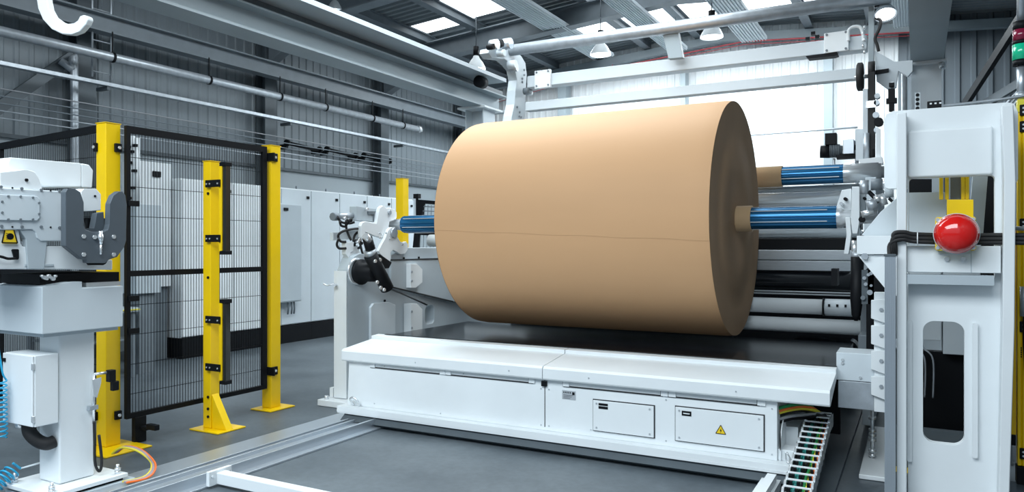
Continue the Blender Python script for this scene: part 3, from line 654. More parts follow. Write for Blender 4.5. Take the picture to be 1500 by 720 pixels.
b = MB(); b.cyl((-4.05, 6.5, zc), (-.66, 6.5, zc), .062, 32); b.build('shell', WHITE, t)
b = MB(); b.cyl((-.655, 6.5, zc), (-.38, 6.5, zc), .068, 8); b.build('clamp_block', BOXG, t)
b = MB(); b.cyl((-.665, 6.5, zc), (-.650, 6.5, zc), .072, 24); b.build('collar', BLACK, t)
b = MB(); b.cyl((-.38, 6.5, zc), (-.22, 6.5, zc), .05, 24); b.build('journal', CHROME, t)
for k in range(4): b = MB(); b.box(-.62 + .06 * k, -.605 + .06 * k, 6.425, 6.44, zc + .01, zc + .03); b.build('screw', BLACK, t)
roller(465, 486, 6.5, WHITE, 'lowest smooth white roller just above the black table', x1=-.32)
t = thing('winding_machine', 'dark machine body standing behind the rollers', 'machine body', (-2.2, 7.8, 0))
b = MB(); b.box(-4.12, -.45, 7.55, 8.0, .05, 1.0); b.box(-4.12, -.45, 7.6, 7.9, 1.0, 1.62); b.build('body', BLACK, t, .01)
b = MB(); b.prism('y', rrect(-.95, -.42, .45, .62, .08), 6.75, 6.95); b.build('rounded_guard', BLACKG, t)
b = MB(); b.box(-3.0, -.42, 6.9, 7.54, .30, .34); b.build('floor_pan', STEELD, t)

# ------------------------------------------------------------------ right machine frame
t = thing('unwind_stand', 'white machine side frame with bolted brackets right of the paper roll', 'machine frame', (-.3, 6.5, 0))
b = MB(); b.prism('x', [(6.2, .05), (6.2, 1.05), (6.6, 1.95), (8.3, 1.95), (8.3, .05)], -.36, -.28); b.build('side_plate', PALE, t, .006)
b = MB(); b.box(-.225, -.155, 5.0, 5.08, .40, 1.12); b.build('bracket_column', WHITE, t, .003)
for k in range(4):
    z = .56 + .153 * k
    b = MB(); b.prism('y', [(-.24, z - .055), (-.15, z - .085), (-.15, z + .065), (-.24, z + .055)], 4.975, 4.998); g = b.build('bracket', WHITE, t, .003)
    bolts([(-.185, 4.974, z)], (0, -1, 0), g, .012, .008, GALV)
b = MB(); b.box(-.435, -.225, 5.0, 5.25, .575, .745); b.build('cross_box', BOXG, t, .004)
b = MB(); b.box(-.425, -.225, 5.0, 5.2, .405, .572); b.build('lower_cross_box', GALV, t, .003)
bolts([(-.40, 4.999, .70), (-.40, 4.999, .68), (-.3, 4.999, .60)], (0, -1, 0), t, .009, .007)
b = MB(); b.prism('y', onY(4.72, [(1255, 345), (1320, 345), (1320, 372), (1255, 372)]), 4.72, 4.80); b.build('carrier_arm', WHITE, t, .003)
b = MB(); b.prism('y', onY(4.74, [(1256, 373), (1318, 373), (1318, 436), (1298, 424)]), 4.74, 4.76); b.build('lower_gusset', WHITE, t, .002)
b = MB(); b.prism('y', onY(4.82, [(1262, 344), (1290, 310), (1322, 282), (1386, 281), (1386, 350), (1300, 352)]), 4.82, 4.84); b.build('guard_sheet', BOXG, t, .002)
bolts([at(1267, 375, Y=4.735)], (0, -1, 0), t, .02, .02, GALV)
b = MB(); b.box(-.36, -.2, 6.0, 6.2, .62, 1.0); b.build('drive_cover', STEELM, t, .01)
b = MB(); b.box(-.30, -.18, 5.6, 6.0, .62, 1.25); b.build('dark_housing', BLACK, t, .01)
# clamp at the right shaft end
t = thing('shaft_clamp', 'white upright clamp with black cylinder holding the right shaft end', 'clamp', (-.45, 5.8, .9))
YC = 5.66
b = MB(); b.prism('y', onY(YC, [(1248, 273), (1259, 273), (1259, 325), (1256, 342), (1249, 342), (1246, 325)]), YC, YC + .12); b.build('upright_jaw', WHITE, t, .005)
b = MB(); b.prism('y', onY(YC + .1, [(1233, 278), (1247, 276), (1247, 316), (1236, 318), (1226, 300)]), YC + .1, YC + .2); b.build('block', WHITE, t, .004)
b = MB(); b.prism('y', onY(YC + .02, [(1238, 318), (1245, 318), (1247, 344), (1243, 372), (1236, 372), (1240, 344)]), YC + .02, YC + .10); b.build('lower_jaw', WHITE, t, .004)
b = MB(); b.prism('y', onY(YC + .1, [(1260, 276), (1268, 276), (1268, 310), (1260, 310)]), YC + .1, YC + .2); b.build('side_block', BOXG, t, .004)
b = MB(); b.box(-.53, -.49, YC + .05, YC + .2, 1.12, 1.24); b.build('stop_block', BLACK, t)
for a, c in ((1244, 372), ): pass
p, q = at(1256, 376, Y=YC - .02), at(1254, 470, Y=YC - .02)
b = MB(); b.lathe(p, q - p, [(0, .0), (0, .042), (.30, .040), (.40, .03), (.44, .012), (.44, 0)], 20); b.build('cylinder', BLACK, t)
b = MB(); b.cyl(at(1252, 352, Y=YC), at(1252, 378, Y=YC), .022, 12); b.build('piston_rod', CHROME, t)
b = MB(); b.cyl(at(1247, 374, Y=YC), at(1262, 374, Y=YC), .03, 12); b.build('joint', GALV, t)
for (a, c, r, m) in ((1238, 291, .012, BLACK), (1232, 298, .012, CHROME), (1266, 290, .01, BLACK), (1262, 321, .02, BLACK), (1268, 342, .022, BLACK)):
    p = at(a, c, Y=YC - .01); b = MB(); b.cyl(p, p + Vector((0, .12, 0)), r, 10); b.build('fitting', m, t)
t = thing('drive_coupling', 'cluster of silver couplings and fittings right of the shaft clamp', 'coupling', (-.2, 5.6, 1.5))
for (a0, c0, a1, c1, r, m) in ((1262, 314, 1280, 310, .028, CHROME), (1270, 302, 1285, 298, .05, GALV), (1280, 292, 1290, 290, .035, CHROME), (1266, 264, 1266, 284, .035, GALV), (1272, 280, 1288, 296, .018, BLACK),
        (1290, 270, 1304, 268, .04, CHROME), (1296, 280, 1308, 278, .06, BOXG), (1276, 270, 1292, 270, .05, STEELM), (1290, 284, 1296, 300, .03, CHROME), (1300, 262, 1310, 262, .03, BLACK), (1302, 290, 1312, 300, .012, BLACK)):
    b = MB(); b.cyl(at(a0, c0, Y=5.55), at(a1, c1, Y=5.55), r * .8, 14); b.build('coupling', m, t)
t = thing('gear_bracket', 'dark machinery with silver plates below the right carrier arm', 'machinery', (-.3, 5.9, .8))
for (a, c, r, m) in ((1266, 407, .02, CHROME), (1272, 402, .018, CHROME), (1268, 416, .02, CHROME), (1276, 400, .02, CHROME), (1274, 428, .03, CHROME), (1264, 436, .025, BOXG), (1276, 418, .015, CHROME)):
    p = at(a, c, Y=5.58); b = MB(); b.cyl(p, p + Vector((0, .06, 0)), r * .6, 10); b.build('fitting', STEELM if m is BOXG else GALV, t)
b = MB(); b.prism('y', onY(5.6, [(1262, 395), (1280, 395), (1280, 445), (1262, 445)]), 5.6, 5.64); b.build('plate', STEELD, t)
b = MB(); b.box(-.36, -.20, 5.75, 5.98, .55, .78); b.build('gearbox', STEELM, t, .01)

# ------------------------------------------------------------------ gantry over the roll
t = thing('gantry_frame', 'white gantry of two long beams and curved posts above the roll', 'gantry', (-2.3, 7.9, 1.4))
K = lambda pts: [(700 + a / 4.8, 40 + c / 4.8) for a, c in pts]
GX = -4.2
outl = K([(228, 700), (240, 620), (258, 540), (266, 440), (276, 370), (262, 300), (225, 255), (190, 225), (100, 215), (75, 180), (80, 150), (170, 145), (215, 158), (260, 170), (305, 200), (335, 250), (345, 330), (338, 450), (335, 560), (328, 700)])
b = MB(); b.prism('x', onX(GX, outl), GX - .12, GX); post = b.build('left_post', PALE, t, .006)
for (a, c) in ((325, 300), (325, 335), (312, 360), (312, 385), (275, 560), (290, 625), (303, 630), (293, 595)): bolts([at(*K([(a, c)])[0], X=GX + .001)], (1, 0, 0), post, .014, .01, STEELM)
def beamY(name, Y, pa, pb, d, m, x0=None, x1=None):
    """horizontal beam along X from the bearing of its left end (x, top, bottom) to the right end"""
    A, B = at(pa[0], pa[1], Y=Y), at(pb[0], pb[1], Y=Y); A2, B2 = at(pa[0], pa[2], Y=Y), at(pb[0], pb[2], Y=Y)
    b = MB(); b.box(A.x, B.x, Y, Y + d, (A2.z + B2.z) / 2, (A.z + B.z) / 2); return b.build(name, m, t, .008)
beamY('upper_beam', 7.9, (772, 113, 129), (1270, 49, 71), .16, BOXG)
beamY('lower_beam', 7.95, (769, 149, 162), (1262, 99, 115), .12, BOXG)
A, B = at(742, 67, Y=7.7), at(1400, -35, Y=7.7)
b = MB(); b.cyl((A.x, 7.7, 3.70), (-.2, 7.7, 3.70), .065, 28); b.build('round_beam', GALV, t)
b = MB(); b.prism('y', onY(7.72, [(1005, 62), (982, 66), (970, 74), (984, 84), (1000, 84), (996, 72)][:0] or [(969, 42), (992, 40), (1000, 84), (979, 86)]), 7.72, 7.80); b.build('beam_bracket', CRANE, t, .004)
b = MB(); b.prism('y', onY(7.86, [(783, 104), (806, 101), (806, 127), (783, 130)]), 7.86, 7.90); pl = b.build('bolted_plate', WHITE, t, .003)
bolts([at(x, y, Y=7.859) for x, y in ((786, 106), (803, 104), (786, 126), (803, 124))], (0, -1, 0), pl, .012, .008, STEELM)
b = MB(); b.prism('y', onY(7.86, [(1207, 49), (1243, 44), (1243, 73), (1207, 78)]), 7.86, 7.90); pl = b.build('bolted_plate', WHITE, t, .003)
bolts([at(x, y, Y=7.859) for x, y in ((1211, 51), (1239, 47), (1211, 74), (1239, 71))], (0, -1, 0), pl, .012, .008, STEELM)
b = MB(); b.prism('y', onY(7.88, [(1180, 82), (1226, 76), (1228, 80), (1222, 82), (1184, 86)]), 7.88, 7.98); b.build('black_sensor', BLACK, t)
for (a, c) in ((1191, 49), (1183, 57), (1197, 54)): p = at(a, c, Y=7.9); b = MB(); b.box(p.x - .02, p.x + .02, 7.9, 7.96, p.z - .01, p.z + .02); b.build('sensor', BLACK, t)
b = MB(); b.tube(spline([at(*q, Y=7.86) for q in ((1243, 60), (1243, 45), (1251, 39), (1260, 40), (1264, 50), (1265, 60))]), .015, 10); b.build('hose_loop', WHITE, t)
b = MB(); b.prism('y', onY(7.8, [(1272, -20), (1280, -20), (1280, 80), (1280, 195), (1272, 195)]), 7.8, 7.9); b.build('right_post', CRANE, t, .003)
b = MB(); b.prism('y', onY(7.82, [(1281, 74), (1296, 82), (1310, 90), (1337, 88), (1337, 104), (1330, 112), (1316, 104), (1313, 128), (1300, 130), (1284, 118)]), 7.82, 7.87); b.build('side_bracket', BOXG, t, .004)
b = MB(); b.prism('y', onY(7.83, [(1281, 104), (1302, 101), (1302, 106), (1281, 110)]), 7.80, 7.82); b.build('bracket_slot', BLACK, t)
for k in range(5): bolts([at(1268 - (k % 2) * 2, 40 + 9 * k, Y=7.86)], (-1, 0, 0), t, .02, .02, CHROME)
# end drive cluster on the left of the round beam
for (a, c, r, m, d) in ((90, 125, .07, CHROME, .05), (125, 118, .05, BLACK, .05), (180, 120, .08, ALU, .06), (140, 185, .05, BOXG, .05), (215, 265, .06, BOXG, .06), (230, 290, .05, GALV, .05), (325, 450, .05, STEELM, .05), (68, 140, .04, BLACK, .04), (340, 465, .03, CHROME, .04)):
    p = at(*K([(a, c)])[0], X=GX + .03); b = MB(); b.cyl(p, p + Vector((d + .04, 0, 0)), r * .8, 14); b.build('drive_fitting', m, t)
# gantry right: pulleys, belt, motor
t = thing('belt_pulley', 'black round pulley wheel below the right end of the upper gantry beam', 'wheel', (-.45, 7.6, 2.8))
p, q = at(1260, 92, Y=7.7), at(1260, 133, Y=7.7); cz = (p.z + q.z) / 2; rr = (p.z - q.z) / 2
b = MB(); b.lathe((p.x - .03, 7.7, cz), (1, 0, 0), [(0, 0), (0, rr * .86), (.012, rr), (.05, rr), (.06, rr * .86), (.06, 0)], 32); b.build('rim', RUBBER, t)
b = MB(); b.cyl((p.x - .05, 7.7, cz), (p.x + .1, 7.7, cz), .02, 12); b.build('axle', CHROME, t)
t = thing('drive_belt', 'long black drive belt running down beside the right gantry post', 'belt', (-.37, 7.6, 2.2))
p, q = at(1277, 104, Y=7.72), at(1277, 224, Y=7.72); xx = p.x
b = MB(); b.box(xx - .028, xx + .028, 7.62, 7.635, q.z, p.z); b.box(xx - .028, xx + .028, 7.80 - .03, 7.785, q.z, p.z)
b.lathe((xx - .028, 7.70, p.z), (1, 0, 0), [(0, 0), (0, .085), (.056, .085), (.056, 0)], 28); b.lathe((xx - .028, 7.70, q.z), (1, 0, 0), [(0, 0), (0, .085), (.056, .085), (.056, 0)], 28); b.build('belt', RUBBER, t)
b = MB(); b.box(xx - .04, xx + .04, 7.60, 7.62, at(1277, 160, Y=7.7).z, at(1277, 150, Y=7.7).z); b.build('belt_clamp', CHROME, t)
t = thing('belt_guide', 'white guide rail and silver cylinder beside the black drive belt', 'guide rail', (-.42, 7.6, 2.1))
b = MB(); z0, z1 = at(1269, 232, Y=7.6).z, at(1269, 195, Y=7.6).z; b.cyl((at(1269, 200, Y=7.6).x, 7.6, z0), (at(1269, 200, Y=7.6).x, 7.6, z1), .027, 16); b.build('cylinder', GALV, t)
b = MB(); b.prism('y', onY(7.62, [(1264, 130), (1271, 130), (1271, 195), (1264, 195)]), 7.62, 7.7); b.prism('y', onY(7.62, [(1253, 188), (1264, 188), (1264, 234), (1253, 234)]), 7.66, 7.7); b.build('guide', BOXG, t)
b = MB(); b.prism('y', onY(7.5, [(1258, 234), (1292, 230), (1294, 240), (1262, 244)]), 7.45, 7.6); b.prism('y', onY(7.5, [(1283, 188), (1290, 188), (1290, 232), (1283, 232)]), 7.5, 7.55); b.build('bracket', WHITE, t, .003)
for (a, c, m, r) in ((1284, 150, GALV, .03), (1283, 168, GALV, .035), (1287, 178, BLACK, .05), (1284, 190, GALV, .03), (1285, 140, BOXG, .03)):
    p = at(a, c, Y=7.6); b = MB(); b.cyl(p, p + Vector((0, .08, 0)), r * .8, 12); b.build('fitting', m, t)
t = thing('gear_motor', 'black gear motor with grey flange behind the higher blue shaft', 'motor', (-.7, 8.2, 2.3))
GY = 8.2
b = MB(); b.cyl(at(1202, 222, Y=GY), at(1216, 222, Y=GY), .065, 20); b.build('motor', BLACK, t)
b = MB()
for k in range(6): p = at(1216 + 2.5 * k, 221, Y=GY); b.cyl(p, p + Vector((.012, 0, 0)), .07, 20)
b.cyl(at(1216, 221, Y=GY), at(1234, 221, Y=GY), .055, 16); b.build('cooling_fins', STEELD, t)
b = MB(); a_, c_ = at(1209, 196, Y=GY), at(1226, 212, Y=GY); b.box(a_.x, c_.x, GY - .05, GY + .05, c_.z, a_.z); b.build('terminal_box', BLACK, t, .006)
b = MB(); a_, c_ = at(1236, 206, Y=GY), at(1252, 226, Y=GY); b.box(a_.x, c_.x, GY - .08, GY + .06, c_.z, a_.z); b.build('flange', ALU, t, .006)
b = MB(); a_, c_ = at(1226, 226, Y=GY), at(1252, 232, Y=GY); b.box(a_.x, c_.x, GY - .05, GY + .05, c_.z, a_.z); b.cyl(at(1252, 216, Y=GY), at(1262, 216, Y=GY), .03, 16); b.build('mount', BLACK, t)
b = MB(); b.tube([at(1222, 232, Y=GY), at(1222, 262, Y=GY)], .010, 8); b.tube([(at(1255, 262, Y=GY).x, GY, 0), (at(1255, 262, Y=GY).x, GY, 2.2)], .018, 8); b.tube([at(1255, 190, Y=GY), at(1255, 262, Y=GY)], .018, 8); b.build('support_rod', GALV, t)
# work lamp on the right post
t = thing('work_lamp', 'lit round work lamp bracketed to the top of the right gantry post', 'lamp', at(1297, 20, Y=7.75))
p = at(1297, 22, Y=7.75); ax = Vector((.12, -.45, -1)).normalized()
b = MB(); b.lathe(p, -ax, [(0, .098), (.03, .092), (.08, .065), (.10, .04), (.10, 0)], 24); b.build('shade', STEELM, t)
b = MB(); b.cyl(p - ax * .012, p - ax * .006, .082, 24); b.build('diffuser', LAMPG, t)
b = MB(); b.cyl(p - ax * .10, p - ax * .14, .03, 12); b.bar(p - ax * .12, at(1281, 9, Y=7.8), .02, .02); b.bar(p - ax * .02, at(1281, 26, Y=7.8), .015, .015); b.build('bracket', BLACK, t)
b = MB(); b.tube(spline([at(*q, Y=7.78) for q in ((1282, 26), (1290, 30), (1288, 42), (1282, 56), (1285, 66), (1287, 75))]), .014, 8); b.build('cord', RUBBER, t)
t = thing('cable_connector', 'black cable connector stack hanging above the white tower', 'connector', at(1306, 150, Y=6.0))
for k, (y0, y1, w_) in enumerate(((121, 126, 4), (130, 137, 5), (137, 144, 5), (144, 150, 8), (151, 162, 4))):
    a_, c_ = at(1306 - w_, y0, Y=6), at(1306 + w_, y1, Y=6); b = MB(); b.box(a_.x, c_.x, 6.0, 6.05, c_.z, a_.z); b.build('module', BLACK, t, .003)
b = MB(); b.box(at(1307, 160, Y=6).x - .01, at(1307, 160, Y=6).x + .01, 6.05, 6.07, 0, at(1307, 118, Y=6).z); b.build('mounting_strip', CHROME, t)

# ------------------------------------------------------------------ yellow posts and mesh fence
def yellow_post(x, y, h, w_, label, base, cat='fence post', group='yellow safety posts', loc=None):
    t = thing('safety_post', label, cat, (x, y, 0), group)
    b = MB(); b.box(x - w_ / 2, x + w_ / 2, y - w_ / 2, y + w_ / 2, .012, h); b.build('post', YEL, t, .006)
    b = MB(); b.box(x - w_ / 2 - .003, x + w_ / 2 + .003, y - w_ / 2 - .003, y + w_ / 2 + .003, h + .0005, h + .006); b.build('post_cap', YEL, t)
    b = MB(); b.box(x - base[0], x + base[1], y - base[2], y + base[3], .001, .012); b.build('base_plate', YEL, t, .003)
    return t
t = yellow_post(-4.965, 3.23, 2.25, .11, 'nearest tall yellow post where the two black mesh panels meet', (.06, .28, .20, .14))
for z in (2.085, 1.0, .22):
    b = MB(); b.box(-4.912, -4.890, 3.235, 3.283, z - .03, z + .03); c = b.build('fence_clip', BLACK, t, .004); bolts([(-4.889, 3.26, z)], (1, 0, 0), c, .012, .008)
    b = MB(); b.box(-5.022, -4.995, 3.155, 3.176, z - .03, z + .03); c = b.build('fence_clip', BLACK, t, .004); bolts([(-5.01, 3.154, z)], (0, -1, 0), c, .012, .008)
t = yellow_post(-4.905, 4.67, 2.26, .11, 'farther tall yellow post at the far edge of the black mesh panel', (.10, .14, .14, .14))
for z in (2.16, .33):
    b = MB(); b.box(-4.962, -4.80, 4.60, 4.614, z - .035, z + .035); b.box(-4.849, -4.836, 4.60, 4.68, z - .035, z + .035); c = b.build('fence_clip', BLACK, t, .004); bolts([(-4.835, 4.65, z)], (1, 0, 0), c, .012, .008)
t = yellow_post(-4.765, 3.93, 2.045, .085, 'shorter yellow post with gusset foot carrying the light curtain bars', (.10, .22, .12, .14))
b = MB(); b.prism('y', [(-4.722, .012), (-4.56, .012), (-4.722, .27)], 3.90, 3.96); b.build('gusset', YEL, t, .002)
for z in (.25, .16, .10, 1.80, 1.26 - .1): bolts([(-4.745, 3.887, z)], (0, -1, 0), t, .011, .008, BLACK)
def curtain(z0, z1, label):
    t = thing('light_curtain', label, 'light curtain', (-4.64, 3.9, z0), 'light curtains beside the yellow post')
    b = MB(); b.box(-4.620, -4.588, 3.876, 3.93, z0 + .02, z1 - .03); b.build('housing', YEL, t, .005)
    b = MB(); b.box(-4.588, -4.552, 3.885, 3.93, z0, z1); b.build('lens_profile', DGLASS, t, .003)
    for z in (z0, z1 - .03): b = MB(); b.box(-4.61, -4.546, 3.875, 3.94, z, z + .03); b.build('end_cap', BLACK, t, .004)
    for z in (z0 + .12, z1 - .16):
        b = MB(); b.box(-4.755, -4.595, 3.864, 3.8745, z - .025, z + .03); b.box(-4.72, -4.66, 3.8745, 3.90, z - .02, z + .02); c = b.build('bracket', BLACK, t, .003)
        bolts([(-4.735, 3.863, z), (-4.70, 3.863, z), (-4.615, 3.863, z)], (0, -1, 0), c, .007, .005)
curtain(1.335, 2.03, 'upper black and yellow light curtain bar beside the gusseted yellow post')
curtain(.36, 1.00, 'lower black and yellow light curtain bar beside the gusseted yellow post')
# mesh panel along Y
t = thing('mesh_panel', 'large black wire mesh fence panel between the two tall yellow posts', 'fence panel', (-4.88, 3.9, .18), 'black mesh fence panels')
ya, yb, za, zb = 3.30, 4.585, .185, 2.245
b = MB(); b.prism('x', [(ya, za), (yb, za), (yb, zb), (ya, zb)], -4.895, -4.865, holes=[[(ya + .03, za + .035), (yb - .045, za + .035), (yb - .045, zb - .05), (ya + .03, zb - .05)]]); b.build('frame', BLACK, t)
b = MB(); b.box(-4.893, -4.867, ya + .03, yb - .045, 1.185, 1.225); b.build('middle_rail', BLACK, t)
b = MB(); n = 50
for k in range(1, n): y = ya + .03 + (yb - ya - .075) * k / n; b.cyl((-4.88, y, za + .02), (-4.88, y, zb - .03), .0022, 5)
for k in range(-5, 4):
    z = 1.4 + .209 * k
    if abs(z - 1.2) > .05: b.cyl((-4.878, ya + .02, z), (-4.878, yb - .03, z), .0022, 5)
b.build('wire_mesh', BLACK, t)
b = MB(); b.box(-4.90, -4.86, 3.36, 3.45, .002, .185); b.build('leg_bracket', BLACK, t, .004)
b = MB(); b.box(-4.80, -4.70, 3.40, 3.44, .10, .14); b.box(-4.86, -4.80, 3.40, 3.44, .09, .12); b.build('floor_lug', BLACK, t, .006)
for z in (.80, 1.13 - .1, 1.7): b = MB(); b.box(-4.865, -4.85, 3.31, 3.39, z - .02, z + .02); b.build('hook', BLACK, t, .004)
t = thing('mesh_panel', 'black wire mesh fence panel at the far left behind the white chuck unit', 'fence panel', (-5.6, 3.22, .2), 'black mesh fence panels')
xa, xb = -6.42, -5.03
b = MB(); b.prism('y', [(xa, .2), (xb, .2), (xb, 2.25), (xa, 2.20)], 3.205, 3.235, holes=[[(xa + .13, .24), (xb - .02, .24), (xb - .02, 2.20), (xa + .13, 2.155)]]); b.build('frame', BLACK, t)
b = MB()
for k in range(1, 52): x = xa + .13 + (xb - xa - .15) * k / 52; b.cyl((x, 3.22, .22), (x, 3.22, 2.19), .0020, 5)
for k in range(-5, 4): z = 1.4 + .209 * k; b.cyl((xa + .05, 3.218, z), (xb, 3.218, z), .0022, 5)
b.build('wire_mesh', BLACK, t)
b = MB(); b.box(xa + .1, xb - .02, 3.206, 3.234, 1.18, 1.22); b.build('middle_rail', BLACK, t)
# far yellow post, black grille behind
t = yellow_post(-4.90, 6.53, 2.125, .10, 'distant short yellow post behind the left shaft clamp', (.1, .1, .1, .1))
t = thing('grille_gate', 'small dark framed grille behind the left end of the paper roll', 'grille', (-5.6, 8.0, .1))
q = onY(8.0, [(604, 345), (613, 292), (690, 300), (690, 372), (604, 364)])
b = MB(); b.prism('y', onY(8.0, [(604, 366), (612, 292), (700, 299), (700, 372)]), 8.0, 8.05, holes=[onY(8.0, [(614, 340), (620, 298), (695, 304), (695, 342)]), onY(8.0, [(612, 362), (613, 344), (695, 347), (695, 366)])]); b.build('frame', BLACK, t)
b = MB()
for k in range(7): p_ = onY(8.02, [(616, 302 + 6.5 * k), (697, 306 + 6.2 * k)]); b.bar((p_[0][0], 8.02, p_[0][1]), (p_[1][0], 8.02, p_[1][1]), .008, .012)
for k in range(9): p_ = onY(8.03, [(615 + 5 * k, 366), (617 + 5 * k, 300)]); b.bar((p_[0][0], 8.03, p_[0][1]), (p_[1][0], 8.03, p_[1][1]), .006, .006)
b.build('bars', STEELM, t)
b = MB(); p_ = at(609, 287, Y=8.0); b.box(p_.x - .04, p_.x + .04, 8.0, 8.06, p_.z - .03, p_.z + .03); b.cyl((p_.x, 8.03, 0), (p_.x, 8.03, p_.z - .03), .018, 10); b.build('switch_box', BLACK, t)
p_ = at(634, 352, Y=7.2); tag(MB().cyl((p_.x - .04, 7.2, p_.z), (p_.x + .5, 7.2, p_.z), .07, 24).build('guide_roller', WHITE), 'white roller end peeping out left of the paper roll', 'roller')
# white clutter behind the mesh
t = thing('wall_pipework', 'white vertical pipes with black clamps seen through the top left of the mesh panel', 'pipework', (-7.3, 5.2, 1))
for k, a in enumerate((187, 194, 201)):
    p_ = at(a, 196 + 3 * k, Y=5.2); q_ = at(a, 300, Y=5.2); b = MB(); b.cyl((p_.x, 5.2, q_.z), (p_.x, 5.2, p_.z), .028, 14); b.build('pipe', WHITE, t)
for (a, c) in ((188, 215), (193, 222), (190, 238), (197, 250), (187, 260), (195, 275), (189, 290), (198, 213)):
    p_ = at(a, c, Y=5.16); b = MB(); b.box(p_.x - .03, p_.x + .03, 5.14, 5.175, p_.z - .015, p_.z + .015); b.build('clamp', BLACK, t, .004)
p_, q_ = at(182, 300, Y=5.2), at(206, 430, Y=5.2)
b = MB(); b.box(p_.x, q_.x, 5.15, 5.45, q_.z, p_.z); b.build('valve_cabinet', PALE, t, .005)
b = MB(); b.box(p_.x + .04, q_.x - .04, 5.2, 5.4, .001, q_.z); b.build('stand', STEELM, t)

# ------------------------------------------------------------------ row of cabinets
t = thing('control_cabinet', 'white cabinet on a black plinth nearest behind the mesh panel', 'cabinet', (-8.23, 6.4, 0), 'control cabinets in a row')
ys_ = [6.15, 6.95, 7.80, 8.40, 9.03, 9.70, 10.35, 11.0]
names = ['nearest control cabinet of the row, its white side seen through the mesh', 'second control cabinet from the left of the row, behind the mesh', 'third control cabinet of the row, carrying the narrow wall box',
         'fourth control cabinet of the row, right of the farther yellow post', 'fifth control cabinet of the row, left of the pneumatic unit', 'sixth control cabinet of the row, behind the pneumatic unit', 'last control cabinet of the row near the distant yellow post']
bpy.data.objects.remove(t)
for k in range(7):
    y0, y1 = ys_[k], ys_[k + 1]
    t = thing('control_cabinet', names[k], 'cabinet', (-8.23, (y0 + y1) / 2, 0), 'control cabinets in a row')
    b = MB(); b.box(-8.49, -8.02, y0 + .003, y1 - .003, .255, 2.24); b.build('body', WHITE, t, .004)
    b = MB(); b.box(-8.018, -7.995, y0 + .008, y1 - .008, .27, 2.225); d = b.build('door', WHITE if k < 2 else BOXG, t, .003)
    b = MB(); b.box(-7.994, -7.98, y1 - .10, y1 - .05, 2.10, 2.14); b.build('door_lock', BLACK, d, .002)
    b = MB(); b.box(-8.50, -7.985, y0 + .001, y1 - .001, .001, .25); b.build('plinth', BLACK, t)
    b = MB(); b.tube([(-8.1, y1 - .2, 2.24), (-8.1, y1 - .2, 2.29)], .012, 8); b.build('lifting_eye', STEELM, t)
t = thing('wall_box', 'narrow pale box mounted on the cabinet front right of the farther yellow post', 'electrical box', (-7.9, 8.0, .55))
b = MB(); b.box(-7.978, -7.86, 7.62, 8.06, .60, 2.0); b.build('body', BOXG, t, .004)
b = MB(); b.box(-7.859, -7.848, 7.635, 8.045, .615, 1.985); b.build('door', PALE, t, .003)
b = MB(); b.box(-7.847, -7.835, 7.70, 7.78, 1.90, 1.94); b.build('lock', BLACK, t)
for y in (7.85, 7.92, 7.97): b = MB(); b.tube([(-7.92, y, .60), (-7.92, y + .01, .50), (-7.95, y + .03, .42)], .012, 8); b.build('cable_gland', STEELM, t)
t = thing('control_cabinet', 'tall slim white cabinet with a black handle behind the first mesh panel', 'cabinet', (-8.3, 5.9, 0))
b = MB(); b.box(-8.50, -8.15, 5.70, 6.12, .9, 2.42); b.build('body', WHITE, t, .006)
b = MB(); b.box(-8.15, -8.13, 5.86, 5.97, 2.24, 2.31); b.build('handle', BLACK, t, .006)
b = MB(); b.box(-8.48, -8.2, 5.72, 6.1, .001, .9); b.build('stand', STEELM, t)
t = thing('work_table', 'low grey table with a yellow edge seen through the mesh at the left', 'table', (-7.8, 4.9, 0))
b = MB(); b.box(-8.2, -7.3, 4.4, 5.1, .70, .745); b.build('table_top', PALE, t, .003)
b = MB(); b.box(-7.30, -7.29, 4.4, 5.1, .720, .730); b.build('yellow_edge', YELC, t)
for x in (-8.15, -7.35):
    for y in (4.45, 5.05): b = MB(); b.box(x - .025, x + .025, y - .025, y + .025, .001, .70); b.build('leg', STEELM, t)
b = MB(); b.box(-8.15, -7.35, 4.45, 5.05, .40, .42); b.build('lower_shelf', STEELM, t)

# ------------------------------------------------------------------ chuck unit in the left foreground
t = thing('chuck_unit', 'white machine column with gearbox head and dark forked gripper in the left foreground', 'machine', (-4.3, 2.5, 0))
b = MB(); b.box(-4.426, -4.224, 2.46, 2.665, .061, .93); b.build('column', WHITE, t, .012)
b = MB(); b.box(-4.55, -4.10, 2.33, 2.79, .037, .060); b.build('base_plate', WHITE, t, .003)
b = MB(); b.box(-4.54, -4.09, 2.34, 2.83, .001, .022); b.build('floor_plate', PALE, t, .003)
b = MB(); b.box(-4.52, -4.12, 2.36, 2.77, .022, .037); b.build('spacer', BLACK, t)
for x, y in ((-4.50, 2.37), (-4.14, 2.37), (-4.14, 2.75)):
    b = MB(); b.cyl((x, y, .06), (x, y, .115), .009, 10); b.bolt((x, y, .061), (0, 0, 1), .018, .016); b.bolt((x, y, .08), (0, 0, 1), .018, .014); b.build('anchor_bolt', CHROME, t)
b = MB(); b.prism('x', [(2.31, .925), (2.775, .925), (2.775, 1.165), (2.53, 1.165), (2.53, 1.20), (2.46, 1.20), (2.31, 1.18)], -4.62, -4.125); b.build('lower_box', BOXG, t, .005)
b = MB(); b.box(-4.60, -4.15, 2.33, 2.76, .905, .924); b.build('lower_lip', PALE, t, .002)
b = MB(); b.box(-4.58, -4.20, 2.34, 2.80, 1.19, 1.245); b.build('dark_gap', BLACK, t)
b = MB(); b.box(-4.60, -4.17, 2.58, 2.79, 1.166, 1.19); b.build('slide_plate', CHROME, t)
b = MB()
